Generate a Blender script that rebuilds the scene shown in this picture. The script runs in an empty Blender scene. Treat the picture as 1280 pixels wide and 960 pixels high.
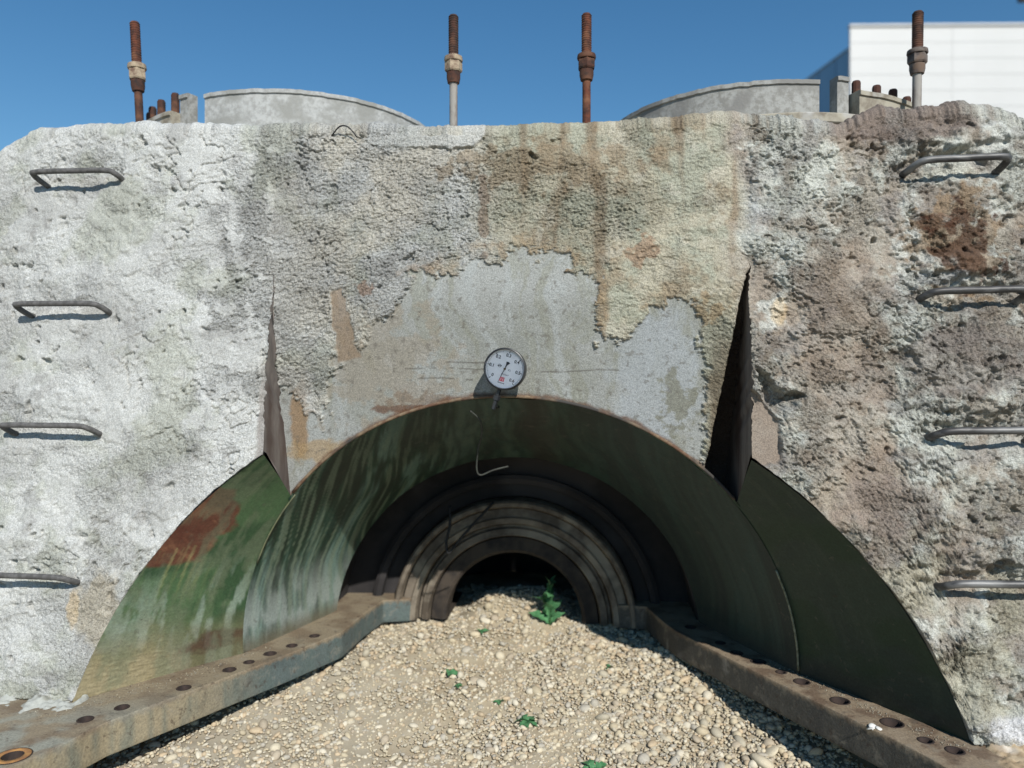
import bpy, bmesh, math, random
import numpy as np
from mathutils import Vector, Matrix
random.seed(7)
rng = np.random.default_rng(11)
scene = bpy.context.scene
COL = scene.collection

# ------------------------------------------------------------------ camera
cam_d = bpy.data.cameras.new("camera")
cam = bpy.data.objects.new("camera", cam_d); COL.objects.link(cam)
cam.location = (0.308, -2.50, 1.135)
cam.rotation_euler = (math.radians(90 - 0.3), 0, math.atan2(0.1, 0.995))
cam_d.sensor_width = 36; cam_d.lens = 36 * 950 / 1280
cam_d.clip_end = 2000; cam_d.clip_start = 0.05
cam_d.dof.use_dof = True; cam_d.dof.focus_distance = 2.60; cam_d.dof.aperture_fstop = 1.4
scene.camera = cam
scene.render.resolution_x = 1024; scene.render.resolution_y = 768

# ------------------------------------------------------------------ sky and sun
L = Vector((0.46, -1.0, 0.84)).normalized()
elev = math.asin(L.z); azim = math.atan2(L.x, L.y)
world = bpy.data.worlds.new("World"); scene.world = world; world.use_nodes = True
wn = world.node_tree.nodes; bg = wn["Background"]
sky = wn.new("ShaderNodeTexSky"); sky.sky_type = 'NISHITA'; sky.sun_disc = False
sky.sun_elevation = elev; sky.sun_rotation = azim
sky.air_density = 1.15; sky.dust_density = 0.0; sky.ozone_density = 3.5; sky.altitude = 0
hsv = wn.new("ShaderNodeHueSaturation"); hsv.inputs["Saturation"].default_value = 1.24; hsv.inputs["Hue"].default_value = .496
world.node_tree.links.new(sky.outputs[0], hsv.inputs["Color"]); world.node_tree.links.new(hsv.outputs[0], bg.inputs[0]); bg.inputs[1].default_value = 0.102
sl = bpy.data.lights.new("sun", 'SUN'); sl.energy = 5.0; sl.angle = math.radians(0.5); sl.color = (1, .965, .905)
so = bpy.data.objects.new("sun", sl); COL.objects.link(so)
so.rotation_euler = L.to_track_quat('Z', 'Y').to_euler(); so.location = (4, -8, 9)
scene.view_settings.view_transform = 'Standard'; scene.view_settings.look = 'None'
scene.view_settings.exposure = 0.0; scene.view_settings.gamma = 1.0
scene.view_settings.use_curve_mapping = False

# ------------------------------------------------------------------ helpers
def lin(r, g, b):
    f = lambda c: (c/255/12.92) if c/255 <= .04045 else ((c/255+.055)/1.055)**2.4
    return np.array([f(r), f(g), f(b)])
def tag(o, label=None, cat=None, group=None, kind=None):
    if label: o["label"] = label
    if cat: o["category"] = cat
    if group: o["group"] = group
    if kind: o["kind"] = kind
    return o
def empty(name, loc=(0, 0, 0), rz=0):
    o = bpy.data.objects.new(name, None); COL.objects.link(o); o.location = loc; o.rotation_euler = (0, 0, rz)
    o.empty_display_size = .1
    return o
def link(name, me, mat=None, parent=None, smooth=False):
    o = bpy.data.objects.new(name, me); COL.objects.link(o)
    if mat is not None and len(me.materials) == 0: me.materials.append(mat)
    if parent is not None: o.parent = parent
    if smooth: me.shade_smooth()
    return o
def np_mesh(name, verts, quads, cols=None, smooth=True, tri=False):
    me = bpy.data.meshes.new(name); n = 3 if tri else 4
    verts = np.ascontiguousarray(verts, dtype=np.float32); quads = np.ascontiguousarray(quads, dtype=np.int32)
    me.vertices.add(len(verts)); me.vertices.foreach_set("co", verts.ravel())
    me.loops.add(len(quads)*n); me.loops.foreach_set("vertex_index", quads.ravel())
    me.polygons.add(len(quads)); me.polygons.foreach_set("loop_start", np.arange(len(quads), dtype=np.int32)*n)
    me.update(calc_edges=True)
    if cols is not None:
        a = me.color_attributes.new("Col", 'FLOAT_COLOR', 'POINT')
        c = np.ones((len(verts), 4), dtype=np.float32); c[:, :cols.shape[1]] = cols
        a.data.foreach_set("color", c.ravel())
    if smooth: me.shade_smooth()
    return me
def grid_quads(nr, nc, flip=False):
    i = np.arange(nr*nc).reshape(nr, nc)
    q = np.stack([i[:-1, :-1], i[:-1, 1:], i[1:, 1:], i[1:, :-1]], -1).reshape(-1, 4)
    return q[:, ::-1] if flip else q
_tabs = {}
def vnoise(u, v, seed=0):
    """gradient noise, about 0..1"""
    if seed not in _tabs:
        a = np.random.default_rng(1000+seed).random((256, 256))*2*np.pi; _tabs[seed] = (np.cos(a), np.sin(a))
    GXn, GYn = _tabs[seed]
    u, v = np.broadcast_arrays(u, v)
    iu = np.floor(u).astype(int); iv = np.floor(v).astype(int); x = u-iu; y = v-iv
    fu = x*x*x*(x*(x*6-15)+10); fv = y*y*y*(y*(y*6-15)+10)
    i0 = iu & 255; i1 = (iu+1) & 255; j0 = iv & 255; j1 = (iv+1) & 255
    a = GXn[i0, j0]*x+GYn[i0, j0]*y; b = GXn[i1, j0]*(x-1)+GYn[i1, j0]*y
    c = GXn[i0, j1]*x+GYn[i0, j1]*(y-1); d = GXn[i1, j1]*(x-1)+GYn[i1, j1]*(y-1)
    return .5+.95*((a*(1-fu)+b*fu)*(1-fv)+(c*(1-fu)+d*fu)*fv)
def fbm(u, v, sc, seed=0, oct=4, gain=.5):
    s = 0; a = 1; t = 0; sc = float(sc)
    for k in range(oct):
        s = s+a*vnoise(u*sc+17.3*k+31.7*seed, v*sc-9.1*k+11.9*seed, (seed*7+k) % 40); t += a; a *= gain; sc *= 2.03
    return s/t
def worley(u, v, sc, seed=0):
    u = u*sc; v = v*sc; iu = np.floor(u).astype(int); iv = np.floor(v).astype(int)
    r = np.random.default_rng(500+seed); A = r.random((256, 256)); B = r.random((256, 256)); H = r.random((256, 256))
    f1 = np.full(u.shape, 9.); f2 = np.full(u.shape, 9.); h = np.zeros(u.shape)
    for i in (-1, 0, 1):
        for j in (-1, 0, 1):
            a = (iu+i) & 255; b = (iv+j) & 255
            d = np.hypot(iu+i+A[a, b]-u, iv+j+B[a, b]-v)
            m = d < f1; f2 = np.where(m, f1, np.minimum(f2, d)); h = np.where(m, H[a, b], h); f1 = np.where(m, d, f1)
    return f1, f2, h
def sst(x, a, b):
    t = np.clip((x-a)/(b-a), 0, 1); return t*t*(3-2*t)
def mixc(c, d, m):
    m = np.asarray(m)[..., None]; return c*(1-m)+np.asarray(d)*m
def polydist(x, z, P):
    """signed distance to polygon, positive inside"""
    ins = np.zeros(x.shape, bool); dm = np.full(x.shape, 1e9); n = len(P)
    for k in range(n):
        ax, az = P[k]; bx, bz = P[(k+1) % n]
        ex, ez = bx-ax, bz-az; t = np.clip(((x-ax)*ex+(z-az)*ez)/(ex*ex+ez*ez+1e-12), 0, 1)
        dm = np.minimum(dm, np.hypot(x-ax-t*ex, z-az-t*ez))
        c = ((az > z) != (bz > z)) & (x < (bx-ax)*(z-az)/(bz-az+1e-12)+ax); ins ^= c
    return np.where(ins, dm, -dm)

# ------------------------------------------------------------------ materials
def new_mat(name):
    m = bpy.data.materials.new(name); m.use_nodes = True; nt = m.node_tree
    return m, nt, nt.nodes, nt.links, nt.nodes["Principled BSDF"]
def mat_attr(name, rough=.9, fine=220, fstr=.35, fdist=.004, mot=.25, metal=0, spec=.3, med=60, chips=None, speck=0):
    """colour from the painted attribute, broken up by fine procedural mottling, plus fine relief"""
    m, nt, N, K, b = new_mat(name)
    a = N.new("ShaderNodeAttribute"); a.attribute_name = "Col"
    tc = N.new("ShaderNodeTexCoord")
    n1 = N.new("ShaderNodeTexNoise"); n1.inputs["Scale"].default_value = fine; n1.inputs["Detail"].default_value = 4; n1.inputs["Roughness"].default_value = .7
    n2 = N.new("ShaderNodeTexNoise"); n2.inputs["Scale"].default_value = med; n2.inputs["Detail"].default_value = 3
    K.new(tc.outputs["Object"], n1.inputs["Vector"]); K.new(tc.outputs["Object"], n2.inputs["Vector"])
    mr = N.new("ShaderNodeMapRange"); mr.inputs[1].default_value = .3; mr.inputs[2].default_value = .7
    mr.inputs[3].default_value = 1-mot; mr.inputs[4].default_value = 1+mot
    K.new(n1.outputs[0], mr.inputs[0])
    vm = N.new("ShaderNodeVectorMath"); vm.operation = 'SCALE'
    K.new(a.outputs["Color"], vm.inputs[0]); K.new(mr.outputs[0], vm.inputs["Scale"]); out = vm.outputs[0]
    for (cc, sc_, lo_, hi_, am) in (chips or ()):       # worn paint, dust and rust freckles with shapes of their own
        n3 = N.new("ShaderNodeTexNoise"); n3.inputs["Scale"].default_value = sc_; n3.inputs["Detail"].default_value = 8; n3.inputs["Roughness"].default_value = .72; n3.inputs["Distortion"].default_value = .4
        K.new(tc.outputs["Object"], n3.inputs["Vector"]); m3 = N.new("ShaderNodeMapRange"); m3.inputs[1].default_value = lo_; m3.inputs[2].default_value = hi_; m3.inputs[4].default_value = am
        K.new(n3.outputs[0], m3.inputs[0]); mx = N.new("ShaderNodeMix"); mx.data_type = 'RGBA'; K.new(m3.outputs[0], mx.inputs[0]); K.new(out, mx.inputs[6]); mx.inputs[7].default_value = (*cc, 1); out = mx.outputs[2]
    if speck:                                           # dark specks: grit, plus the shade of the pits painted into the coat
        n4 = N.new("ShaderNodeTexNoise"); n4.inputs["Scale"].default_value = 150; n4.inputs["Detail"].default_value = 3; K.new(tc.outputs["Object"], n4.inputs["Vector"])
        m4 = N.new("ShaderNodeMapRange"); m4.inputs[1].default_value = .56; m4.inputs[2].default_value = .66; m4.inputs[4].default_value = speck; K.new(n4.outputs[0], m4.inputs[0])
        mm = N.new("ShaderNodeMath"); mm.operation = 'MULTIPLY'; mm.use_clamp = True; K.new(m4.outputs[0], mm.inputs[0]); K.new(a.outputs["Alpha"], mm.inputs[1])
        mx = N.new("ShaderNodeMix"); mx.data_type = 'RGBA'; K.new(mm.outputs[0], mx.inputs[0]); K.new(out, mx.inputs[6]); mx.inputs[7].default_value = (.07, .065, .058, 1); out = mx.outputs[2]
    K.new(out, b.inputs["Base Color"])
    ms = N.new("ShaderNodeMath"); ms.operation = 'MULTIPLY'; K.new(a.outputs["Alpha"], ms.inputs[0]); ms.inputs[1].default_value = fstr
    b1 = N.new("ShaderNodeBump"); K.new(ms.outputs[0], b1.inputs["Strength"]); b1.inputs["Distance"].default_value = fdist
    b2 = N.new("ShaderNodeBump"); K.new(ms.outputs[0], b2.inputs["Strength"]); b2.inputs["Distance"].default_value = fdist*1.6
    K.new(n1.outputs[0], b1.inputs["Height"]); K.new(n2.outputs[0], b2.inputs["Height"])
    K.new(b1.outputs[0], b2.inputs["Normal"]); K.new(b2.outputs[0], b.inputs["Normal"])
    b.inputs["Roughness"].default_value = rough; b.inputs["Metallic"].default_value = metal
    b.inputs["Specular IOR Level"].default_value = spec
    return m
def mat_mix(name, c1, c2, sc=25, c3=None, sc3=8, rough=.7, metal=0, bump=.25, bd=.003, lo=.42, hi=.6, stretch=(1, 1, 1), spec=.4):
    m, nt, N, K, b = new_mat(name)
    tc = N.new("ShaderNodeTexCoord"); mp = N.new("ShaderNodeMapping"); mp.inputs["Scale"].default_value = stretch
    K.new(tc.outputs["Object"], mp.inputs[0])
    n = N.new("ShaderNodeTexNoise"); n.inputs["Scale"].default_value = sc; n.inputs["Detail"].default_value = 6; n.inputs["Roughness"].default_value = .65
    K.new(mp.outputs[0], n.inputs["Vector"])
    cr = N.new("ShaderNodeValToRGB"); cr.color_ramp.elements[0].position = lo; cr.color_ramp.elements[1].position = hi
    cr.color_ramp.elements[0].color = (*c1, 1); cr.color_ramp.elements[1].color = (*c2, 1); K.new(n.outputs[0], cr.inputs[0])
    out = cr.outputs[0]
    if c3 is not None:
        n3 = N.new("ShaderNodeTexNoise"); n3.inputs["Scale"].default_value = sc3; n3.inputs["Detail"].default_value = 5
        K.new(mp.outputs[0], n3.inputs["Vector"])
        c = N.new("ShaderNodeValToRGB"); c.color_ramp.elements[0].position = .5; c.color_ramp.elements[1].position = .62
        K.new(n3.outputs[0], c.inputs[0]); mx = N.new("ShaderNodeMix"); mx.data_type = 'RGBA'
        K.new(c.outputs[0], mx.inputs[0]); K.new(out, mx.inputs[6]); mx.inputs[7].default_value = (*c3, 1); out = mx.outputs[2]
    K.new(out, b.inputs["Base Color"])
    bp = N.new("ShaderNodeBump"); bp.inputs["Strength"].default_value = bump; bp.inputs["Distance"].default_value = bd
    K.new(n.outputs[0], bp.inputs["Height"]); K.new(bp.outputs[0], b.inputs["Normal"])
    b.inputs["Roughness"].default_value = rough; b.inputs["Metallic"].default_value = metal; b.inputs["Specular IOR Level"].default_value = spec
    return m
M = {}
M['plaster'] = mat_attr("rough_plaster", rough=.95, fine=230, fstr=.95, fdist=.009, mot=.42, spec=.12, med=85, speck=.55)
M['liner'] = mat_attr("green_painted_steel", rough=.55, fine=120, fstr=.2, fdist=.002, mot=.22, spec=.35, med=30, chips=[((.10, .095, .075), 22, .60, .66, .45), ((.035, .022, .016), 45, .64, .68, .7)])
M['flange'] = mat_attr("flange_steel", rough=.75, fine=130, fstr=.45, fdist=.003, mot=.28, spec=.3, med=40, chips=[((.26, .23, .18), 16, .54, .66, .5), ((.055, .034, .024), 30, .57, .64, .6), ((.04, .045, .045), 9, .55, .68, .35)])
M['stone'] = mat_attr("river_gravel", rough=.9, fine=160, fstr=.2, fdist=.002, mot=.12, spec=.2, med=50)
M['rust'] = mat_mix("rust", (.13, .042, .022), (.05, .022, .016), 40, (.19, .085, .045), 14, rough=.9, bump=.5)
M['rustdark'] = mat_mix("dark_rust", (.07, .03, .02), (.03, .02, .017), 40, (.13, .06, .035), 14, rough=.9, bump=.4)
M['nutgrey'] = mat_mix("weathered_nut", (.16, .13, .11), (.07, .055, .05), 40, (.15, .10, .07), 14, rough=.8, bump=.4)
M['nutpale'] = mat_mix("dusty_nut", (.40, .32, .22), (.16, .10, .07), 30, rough=.85, bump=.4)
M['rodgrey'] = mat_mix("dusty_rod", (.30, .28, .25), (.12, .085, .07), 22, rough=.8, bump=.3, stretch=(1, 1, .3))
M['rung'] = mat_mix("worn_black_bar", (.055, .053, .052), (.12, .118, .115), 45, (.20, .20, .195), 12, rough=.5, metal=.25, bump=.35, lo=.48, hi=.62, stretch=(.3, 1, 1))
M['rungdark'] = mat_mix("dull_dark_bar", (.075, .072, .068), (.13, .125, .12), 45, rough=.7, bump=.35)
M['shell'] = mat_mix("pale_mortar_shell", (.34, .34, .32), (.23, .225, .205), 45, (.22, .215, .20), 9, rough=.9, bump=.5, bd=.006)
M['shellwhite'] = mat_mix("chalky_shell", (.42, .425, .41), (.30, .30, .285), 50, (.27, .27, .25), 8, rough=.9, bump=.5, bd=.006)
M['collar'] = mat_mix("collar_steel", (.36, .33, .26), (.20, .17, .13), 14, (.42, .41, .38), 9, rough=.85, bump=.4)
M['seal'] = mat_mix("seal_brown", (.21, .175, .135), (.10, .08, .06), 9, (.30, .26, .20), 6, rough=.75, bump=.3, metal=.2)
M['sealdark'] = mat_mix("seal_dark", (.07, .055, .042), (.03, .025, .022), 9, rough=.8, bump=.3, metal=.2)
M['cavity'] = mat_mix("shade_dark_inside", (.025, .022, .022), (.014, .013, .014), 6, (.05, .045, .045), 3, rough=.85, bump=.2)  # shade inside the casing put into a near-black colour
M['wire'] = mat_mix("old_wire", (.055, .06, .05), (.035, .035, .03), 30, rough=.7)
M['wiredark'] = mat_mix("black_cable", (.012, .012, .013), (.02, .02, .02), 30, rough=.6)
M['bead'] = mat_mix("weld_bead", (.26, .27, .19), (.12, .13, .08), 40, rough=.6)
M['holerim'] = mat_mix("hole_rim", (.035, .022, .017), (.02, .014, .012), 40, rough=.85)
M['orangerim'] = mat_mix("orange_rust", (.42, .22, .07), (.25, .12, .05), 30, rough=.9)
M['cheek'] = mat_mix("raw_steel_cheek", (.14, .118, .105), (.20, .175, .155), 20, (.09, .065, .055), 9, rough=.7, bump=.2, stretch=(1, 1, .2))
M['leaf'] = mat_mix("leaf_green", (.05, .16, .065), (.10, .25, .11), 60, rough=.55, bump=.3)
M['leafdark'] = mat_mix("stem_green", (.05, .13, .04), (.08, .16, .06), 30, rough=.6)
M['panel'] = mat_mix("white_cladding", (.57, .57, .555), (.555, .555, .54), .6, rough=.5, bump=0)
M['sidepanel'] = mat_mix("shaded_side_cladding", (.19, .34, .50), (.16, .30, .45), .5, rough=.4, bump=0)  # shade and haze on the side wall put into its blue colour
M['trim'] = mat_mix("roof_trim", (.56, .56, .55), (.52, .52, .51), .8, rough=.5, bump=0)
M['black'] = mat_mix("black_enamel", (.016, .017, .019), (.024, .025, .027), 60, rough=.35, bump=.05, spec=.5)
M['rimgrey'] = mat_mix("gauge_rim", (.03, .032, .036), (.05, .052, .056), 60, rough=.35, bump=.05, spec=.5)
M['dial'] = mat_mix("white_dial", (.82, .82, .83), (.78, .78, .79), 60, rough=.5, bump=0)
M['ink'] = mat_mix("dial_ink", (.02, .02, .025), (.025, .025, .03), 60, rough=.6, bump=0)
M['inkgrey'] = mat_mix("grey_dial_ink", (.22, .22, .24), (.25, .25, .27), 60, rough=.6, bump=0)
M['red'] = mat_mix("red_print", (.62, .07, .10), (.55, .06, .09), 60, rough=.6, bump=0)
M['brass'] = mat_mix("dull_brass", (.20, .15, .08), (.10, .075, .05), 60, rough=.45, metal=.6)
M['lamp'] = mat_mix("dark_lamp_housing", (.03, .03, .035), (.05, .05, .055), 10, rough=.5)
# glass
gm, _, N_, K_, b_ = new_mat("gauge_glass")
b_.inputs["Base Color"].default_value = (1, 1, 1, 1); b_.inputs["Roughness"].default_value = .02
b_.inputs["Transmission Weight"].default_value = 1.0; b_.inputs["IOR"].default_value = 1.05; M['glass'] = gm

# ------------------------------------------------------------------ generic shapes
def tube(pts, r, seg=8, closed_ends=True, taper=None):
    P = [Vector(p) for p in pts]; bm = bmesh.new(); rings = []
    T0 = (P[1]-P[0]).normalized(); up = Vector((0, 0, 1)) if abs(T0.z) < .9 else Vector((1, 0, 0))
    nrm = T0.cross(up).normalized()
    for i, p in enumerate(P):
        T = (P[min(i+1, len(P)-1)]-P[max(i-1, 0)]).normalized()
        nrm = (nrm-T*nrm.dot(T)).normalized(); bn = T.cross(nrm)
        rr = r*(taper[i] if taper else 1)
        rings.append([bm.verts.new(p+(nrm*math.cos(2*math.pi*k/seg)+bn*math.sin(2*math.pi*k/seg))*rr) for k in range(seg)])
    for a, b in zip(rings, rings[1:]):
        for k in range(seg): bm.faces.new((a[k], a[(k+1) % seg], b[(k+1) % seg], b[k]))
    if closed_ends: bm.faces.new(rings[0][::-1]); bm.faces.new(rings[-1])
    bmesh.ops.recalc_face_normals(bm, faces=bm.faces)
    me = bpy.data.meshes.new("tube"); bm.to_mesh(me); bm.free(); me.shade_smooth(); return me
def spline(P, n=6):
    P = [Vector(p) for p in P]; out = []
    Q = [P[0]*2-P[1]]+P+[P[-1]*2-P[-2]]
    for i in range(1, len(Q)-2):
        a, b, c, d = Q[i-1:i+3]
        for k in range(n):
            t = k/n
            out.append(.5*((2*b)+(c-a)*t+(2*a-5*b+4*c-d)*t*t+(3*b-a-3*c+d)*t**3))
    out.append(P[-1]); return out
def lathe(profile, seg=48, a0=0, a1=2*math.pi, cap=False, axis='Z', jit=0):
    """profile = [(radius, along)] closed or open; revolved about Z (or Y with angle from +X towards +Z)"""
    full = abs(a1-a0-2*math.pi) < 1e-6; n = seg if full else seg+1; bm = bmesh.new(); R = []
    for i in range(n):
        a = a0+(a1-a0)*i/seg; row = []
        for (r, h) in profile:
            r2 = r*(1+jit*math.sin(a*7.3+h*40))
            row.append(bm.verts.new((r2*math.cos(a), r2*math.sin(a), h) if axis == 'Z' else (r2*math.cos(a), h, r2*math.sin(a))))
        R.append(row)
    for i in range(seg):
        A = R[i]; B = R[(i+1) % n]
        for k in range(len(profile)-1):
            try: bm.faces.new((A[k], A[k+1], B[k+1], B[k]))
            except ValueError: pass
    if cap and not full:
        bm.faces.new(R[0]); bm.faces.new(R[-1][::-1])
    bmesh.ops.remove_doubles(bm, verts=bm.verts, dist=1e-6)
    bmesh.ops.recalc_face_normals(bm, faces=bm.faces)
    me = bpy.data.meshes.new("lathe"); bm.to_mesh(me); bm.free(); return me
def box(cx, cy, cz, sx, sy, sz, bev=0):
    bm = bmesh.new(); bmesh.ops.create_cube(bm, size=1, matrix=Matrix.Translation((cx, cy, cz)) @ Matrix.Diagonal((sx, sy, sz, 1)))
    if bev: bmesh.ops.bevel(bm, geom=bm.edges, offset=bev, segments=2, affect='EDGES')
    me = bpy.data.meshes.new("box"); bm.to_mesh(me); bm.free(); return me
def smooth_angle(me, ang=35):
    me.shade_smooth()
    try: me.set_sharp_from_angle(angle=math.radians(ang))
    except Exception: pass

# ================================================================== CASING
casing = empty("turbine_casing", (0, 0, 0))
tag(casing, "huge plaster coated steel turbine casing half with a green arched bearing recess, standing on gravel", "machine casing")
SLOT = .86
# ring family of the flared liner: s=0 front lip, s=1 weld seam
def fam(s):
    c = .442*(1-s)+.05*s; R = 1.5626*(1-s)+1.1175*s; a = 0*(1-s)+.52*s; b = .15*(1-s)-.19*s
    return c, R, a, b
def fam_pt(s, x):
    c, R, a, b = fam(s); z = np.sqrt(np.maximum(R*R-x*x, 0))-c; return z, a+b*z
def ywall(z): dl = .522-.36*z; return .15*z+(dl+np.sqrt(dl*dl+.0003))/2
def s_wall(x):
    lo = np.zeros_like(x); hi = np.ones_like(x)*1.2
    for _ in range(40):
        m = (lo+hi)/2; z, y = fam_pt(m, x); f = y-ywall(z); lo = np.where(f < 0, m, lo); hi = np.where(f < 0, hi, m)
    return lo
TOP = np.array([(-2.7, 1.52), (-2.3, 1.84), (-2.05, 2.04), (-1.975, 2.105), (-1.89, 2.145), (-1.46, 2.145), (-.6, 2.12), (-.1, 2.09), (.58, 2.095), (.74, 2.11), (.9, 2.10),
                (1.05, 2.065), (1.2, 2.05), (1.26, 2.085), (1.34, 2.11), (1.42, 2.095), (1.50, 2.11), (1.68, 2.10), (1.765, 2.07), (1.83, 2.02), (2.1, 1.84), (2.6, 1.52)])
def col_block(xs, kind):
    return np.array([(x, kind) for x in xs])
st = .0042
blocks = [col_block(np.arange(-2.7, -2.08, .02), 0), col_block(np.arange(-2.08, -SLOT, st), 0), col_block([-SLOT], 0),
          col_block([-SLOT], 1), col_block(np.arange(-SLOT+st, SLOT-.001, st), 1), col_block([SLOT], 1),
          col_block([SLOT], 0), col_block(np.arange(SLOT+st, 1.95, st), 0), col_block(np.arange(1.95, 2.61, .02), 0)]
cols_ = np.concatenate(blocks); X = cols_[:, 0]; KD = cols_[:, 1]; NC = len(X)
sw = s_wall(X)
zA, _ = fam_pt(np.zeros_like(X), X); zA = np.where(np.abs(X) < 1.4988, np.maximum(zA, .0), .0)
zW, _ = fam_pt(sw, X)
zbot = np.where(KD == 1, zW, zA)
# ragged lip of the lobes
zbot = zbot+np.where(KD == 1, (fbm(X, X*0, 12, 3)-.5)*.006, (fbm(X, X*0, 9, 4, 4, .6)-.5)*.022*(np.abs(X) < 1.49)+.004)
ztop = np.interp(X, TOP[:, 0], TOP[:, 1])+(fbm(X, X*0, 8, 5, 5, .6)-.5)*.022
NZ = 485; ROUND = 10; BACK = 60
t = np.linspace(0, 1, NZ)[:, None]
Z = zbot[None]*(1-t)+(ztop[None]-.045)*t
XX = np.broadcast_to(X[None], Z.shape).copy()
Yb = np.where(KD[None] == 1, ywall(Z), .15*Z)
cr_mask = 0
Xw = XX+(fbm(XX, Z, 6, 11)-.5)*.05; Zw = Z+(fbm(XX, Z, 6, 12)-.5)*.05
lobeL = sst(-XX, .82, .92); lobeR = sst(XX, .82, .9)
# smooth steel exposed at the centre
STEEL = [(-.95, .5), (-.93, 1.06), (-.80, 1.10), (-.76, 1.02), (-.70, .96), (-.665, 1.10), (-.631, 1.23), (-.53, 1.29), (-.441, 1.40), (-.36, 1.46), (-.283, 1.525), (-.16, 1.54), (-.078, 1.57),
         (.067, 1.612), (.208, 1.587), (.28, 1.52), (.325, 1.48), (.342, 1.293), (.40, 1.275), (.463, 1.293), (.491, 1.349), (.602, 1.417), (.70, 1.357), (.725, 1.263), (.74, .9), (.76, .5)]
ctr = (KD[None] == 1)
d = polydist(XX+(fbm(XX, Z, 9, 21, 6, .68)-.5)*.17, Z+(fbm(XX, Z, 9, 22, 6, .68)-.5)*.17, STEEL)
d = d+(fbm(XX, Z, 60, 24, 3)-.5)*.03
steel = sst(d, -.009, .009)*ctr
strip = sst(polydist(XX+(fbm(XX, Z, 20, 23)-.5)*.04, Z, [(-.63, 1.20), (-.64, 1.46), (-.60, 1.48), (-.575, 1.38), (-.545, 1.22)]), -.006, .006)*ctr
steel = np.maximum(steel, strip)
# sub-areas of plaster
def blob(cx, cz, rx, rz, w=.35, sd=31):
    q = np.hypot((XX-cx)/rx, (Z-cz)/rz)+(fbm(XX, Z, 9/max(rx, rz)**.3, sd, 5, .6)-.5)*w*3
    return 1-sst(q, .75, 1.15)
gran = np.clip(.22+.9*blob(-.55, 1.70, .50, .42, .3, 33)+.65*blob(-.78, 1.35, .32, .30, .3, 34)+.75*blob(-.05, 1.72, .5, .3, .3, 35)+.5*sst(fbm(XX, Z, 2.5, 36, 4), .5, .66), 0, 1)
gran = np.maximum(gran, lobeR*np.clip(.35+1.4*(fbm(XX, Z, 4, 37, 5)-.42)*2, .15, 1))
gran = np.where(XX < -1.15, gran*.55, gran)
f1, f2, hh = worley(XX+(fbm(XX, Z, 40, 41, 2)-.5)*.02, Z+(fbm(XX, Z, 40, 42, 2)-.5)*.02, 96, 1)
g1, g2, h2 = worley(XX, Z, 30, 2)
low = (fbm(XX, Z, 1.6, 51, 3)-.5)*.055+(fbm(XX, Z, 5, 52, 5, .55)-.5)*(.026+.02*lobeR)
trowel = (fbm(XX*.6+Z*.5, Z*1.4-XX*.4, 11, 53, 5, .6)-.5)*.016
flatp = sst(fbm(XX+Z*.3, Z*1.2, 3.6, 181, 6, .62), .535, .56)*(1-.5*lobeR)*(1-.65*(1-lobeL)*(1-lobeR)); gran = gran*(1-.78*flatp)
grain = gran*((.62-f1)*.0075*(.3+hh)+(.5-g1)*.007*(h2 > .62)+(fbm(XX, Z, 100, 54, 2)-.5)*.013)+(fbm(XX, Z, 110, 50, 2)-.5)*.004
cr_mask = sst(XX, .0, .3)*(1-sst(XX, .95, 1.1)); ridge = 1-np.abs(2*fbm(XX, Z, 3.4, 55, 5, .6)-1)
cracks = -sst(ridge, .955, .998)*.012*sst(fbm(XX, Z, 2.2, 56), .48, .62)*np.clip(1-cr_mask, .0, 1)
pit = -sst(fbm(XX, Z, 16, 57, 3), .70, .82)*.024*sst(fbm(XX, Z, 2.7, 58), .45, .6)*(1-.8*cr_mask)
# broken-away scabs on the right lobe: terraces
ter = fbm(XX, Z, 3.1, 59, 6, .62)*(1+.25*lobeR); scab = lobeR*((sst(ter, .50, .525)+sst(ter, .60, .618)+sst(ter, .69, .705))*.009)
scabL = (1-lobeR)*(1-steel)*(sst(fbm(XX, Z, 2.6, 60, 6, .6), .585, .61)*.005)
Hh = low*.8+flatp*.004+trowel*(1-.6*flatp)+grain+cracks+pit+scab+scabL
edge = sst(zbot[None]+.16-Z, 0, .16)*(1-ctr)           # lobes thicken into a lumpy lip by the arch
Hh = Hh+edge*(fbm(XX, Z, 13, 61, 4)-.45)*.05*np.where(XX > 0, 1.1, .35)
# ledges over the rungs on the right and pockets behind them
RUNGS = [(-1.655, 1.935), (-1.665, 1.42), (-1.665, .97), (-1.695, .44), (1.572, 1.885), (1.59, 1.43), (1.60, .97), (1.60, .495)]
for (rx, rz_) in RUNGS:
    amp = 1 if rx > 0 else .25
    q = np.hypot((XX-rx-.0)/.24, (Z-rz_+.015)/.055)+(fbm(XX, Z, 18, 62, 3)-.5)*.8
    Hh = Hh-(1-sst(q, .5, 1.1))*.030*amp
    q = np.hypot((XX-rx)/.22, (Z-rz_-.095)/.05)+(fbm(XX, Z, 18, 63, 3)-.5)*.9
    Hh = Hh+(1-sst(q, .4, 1.1))*.032*amp
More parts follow.
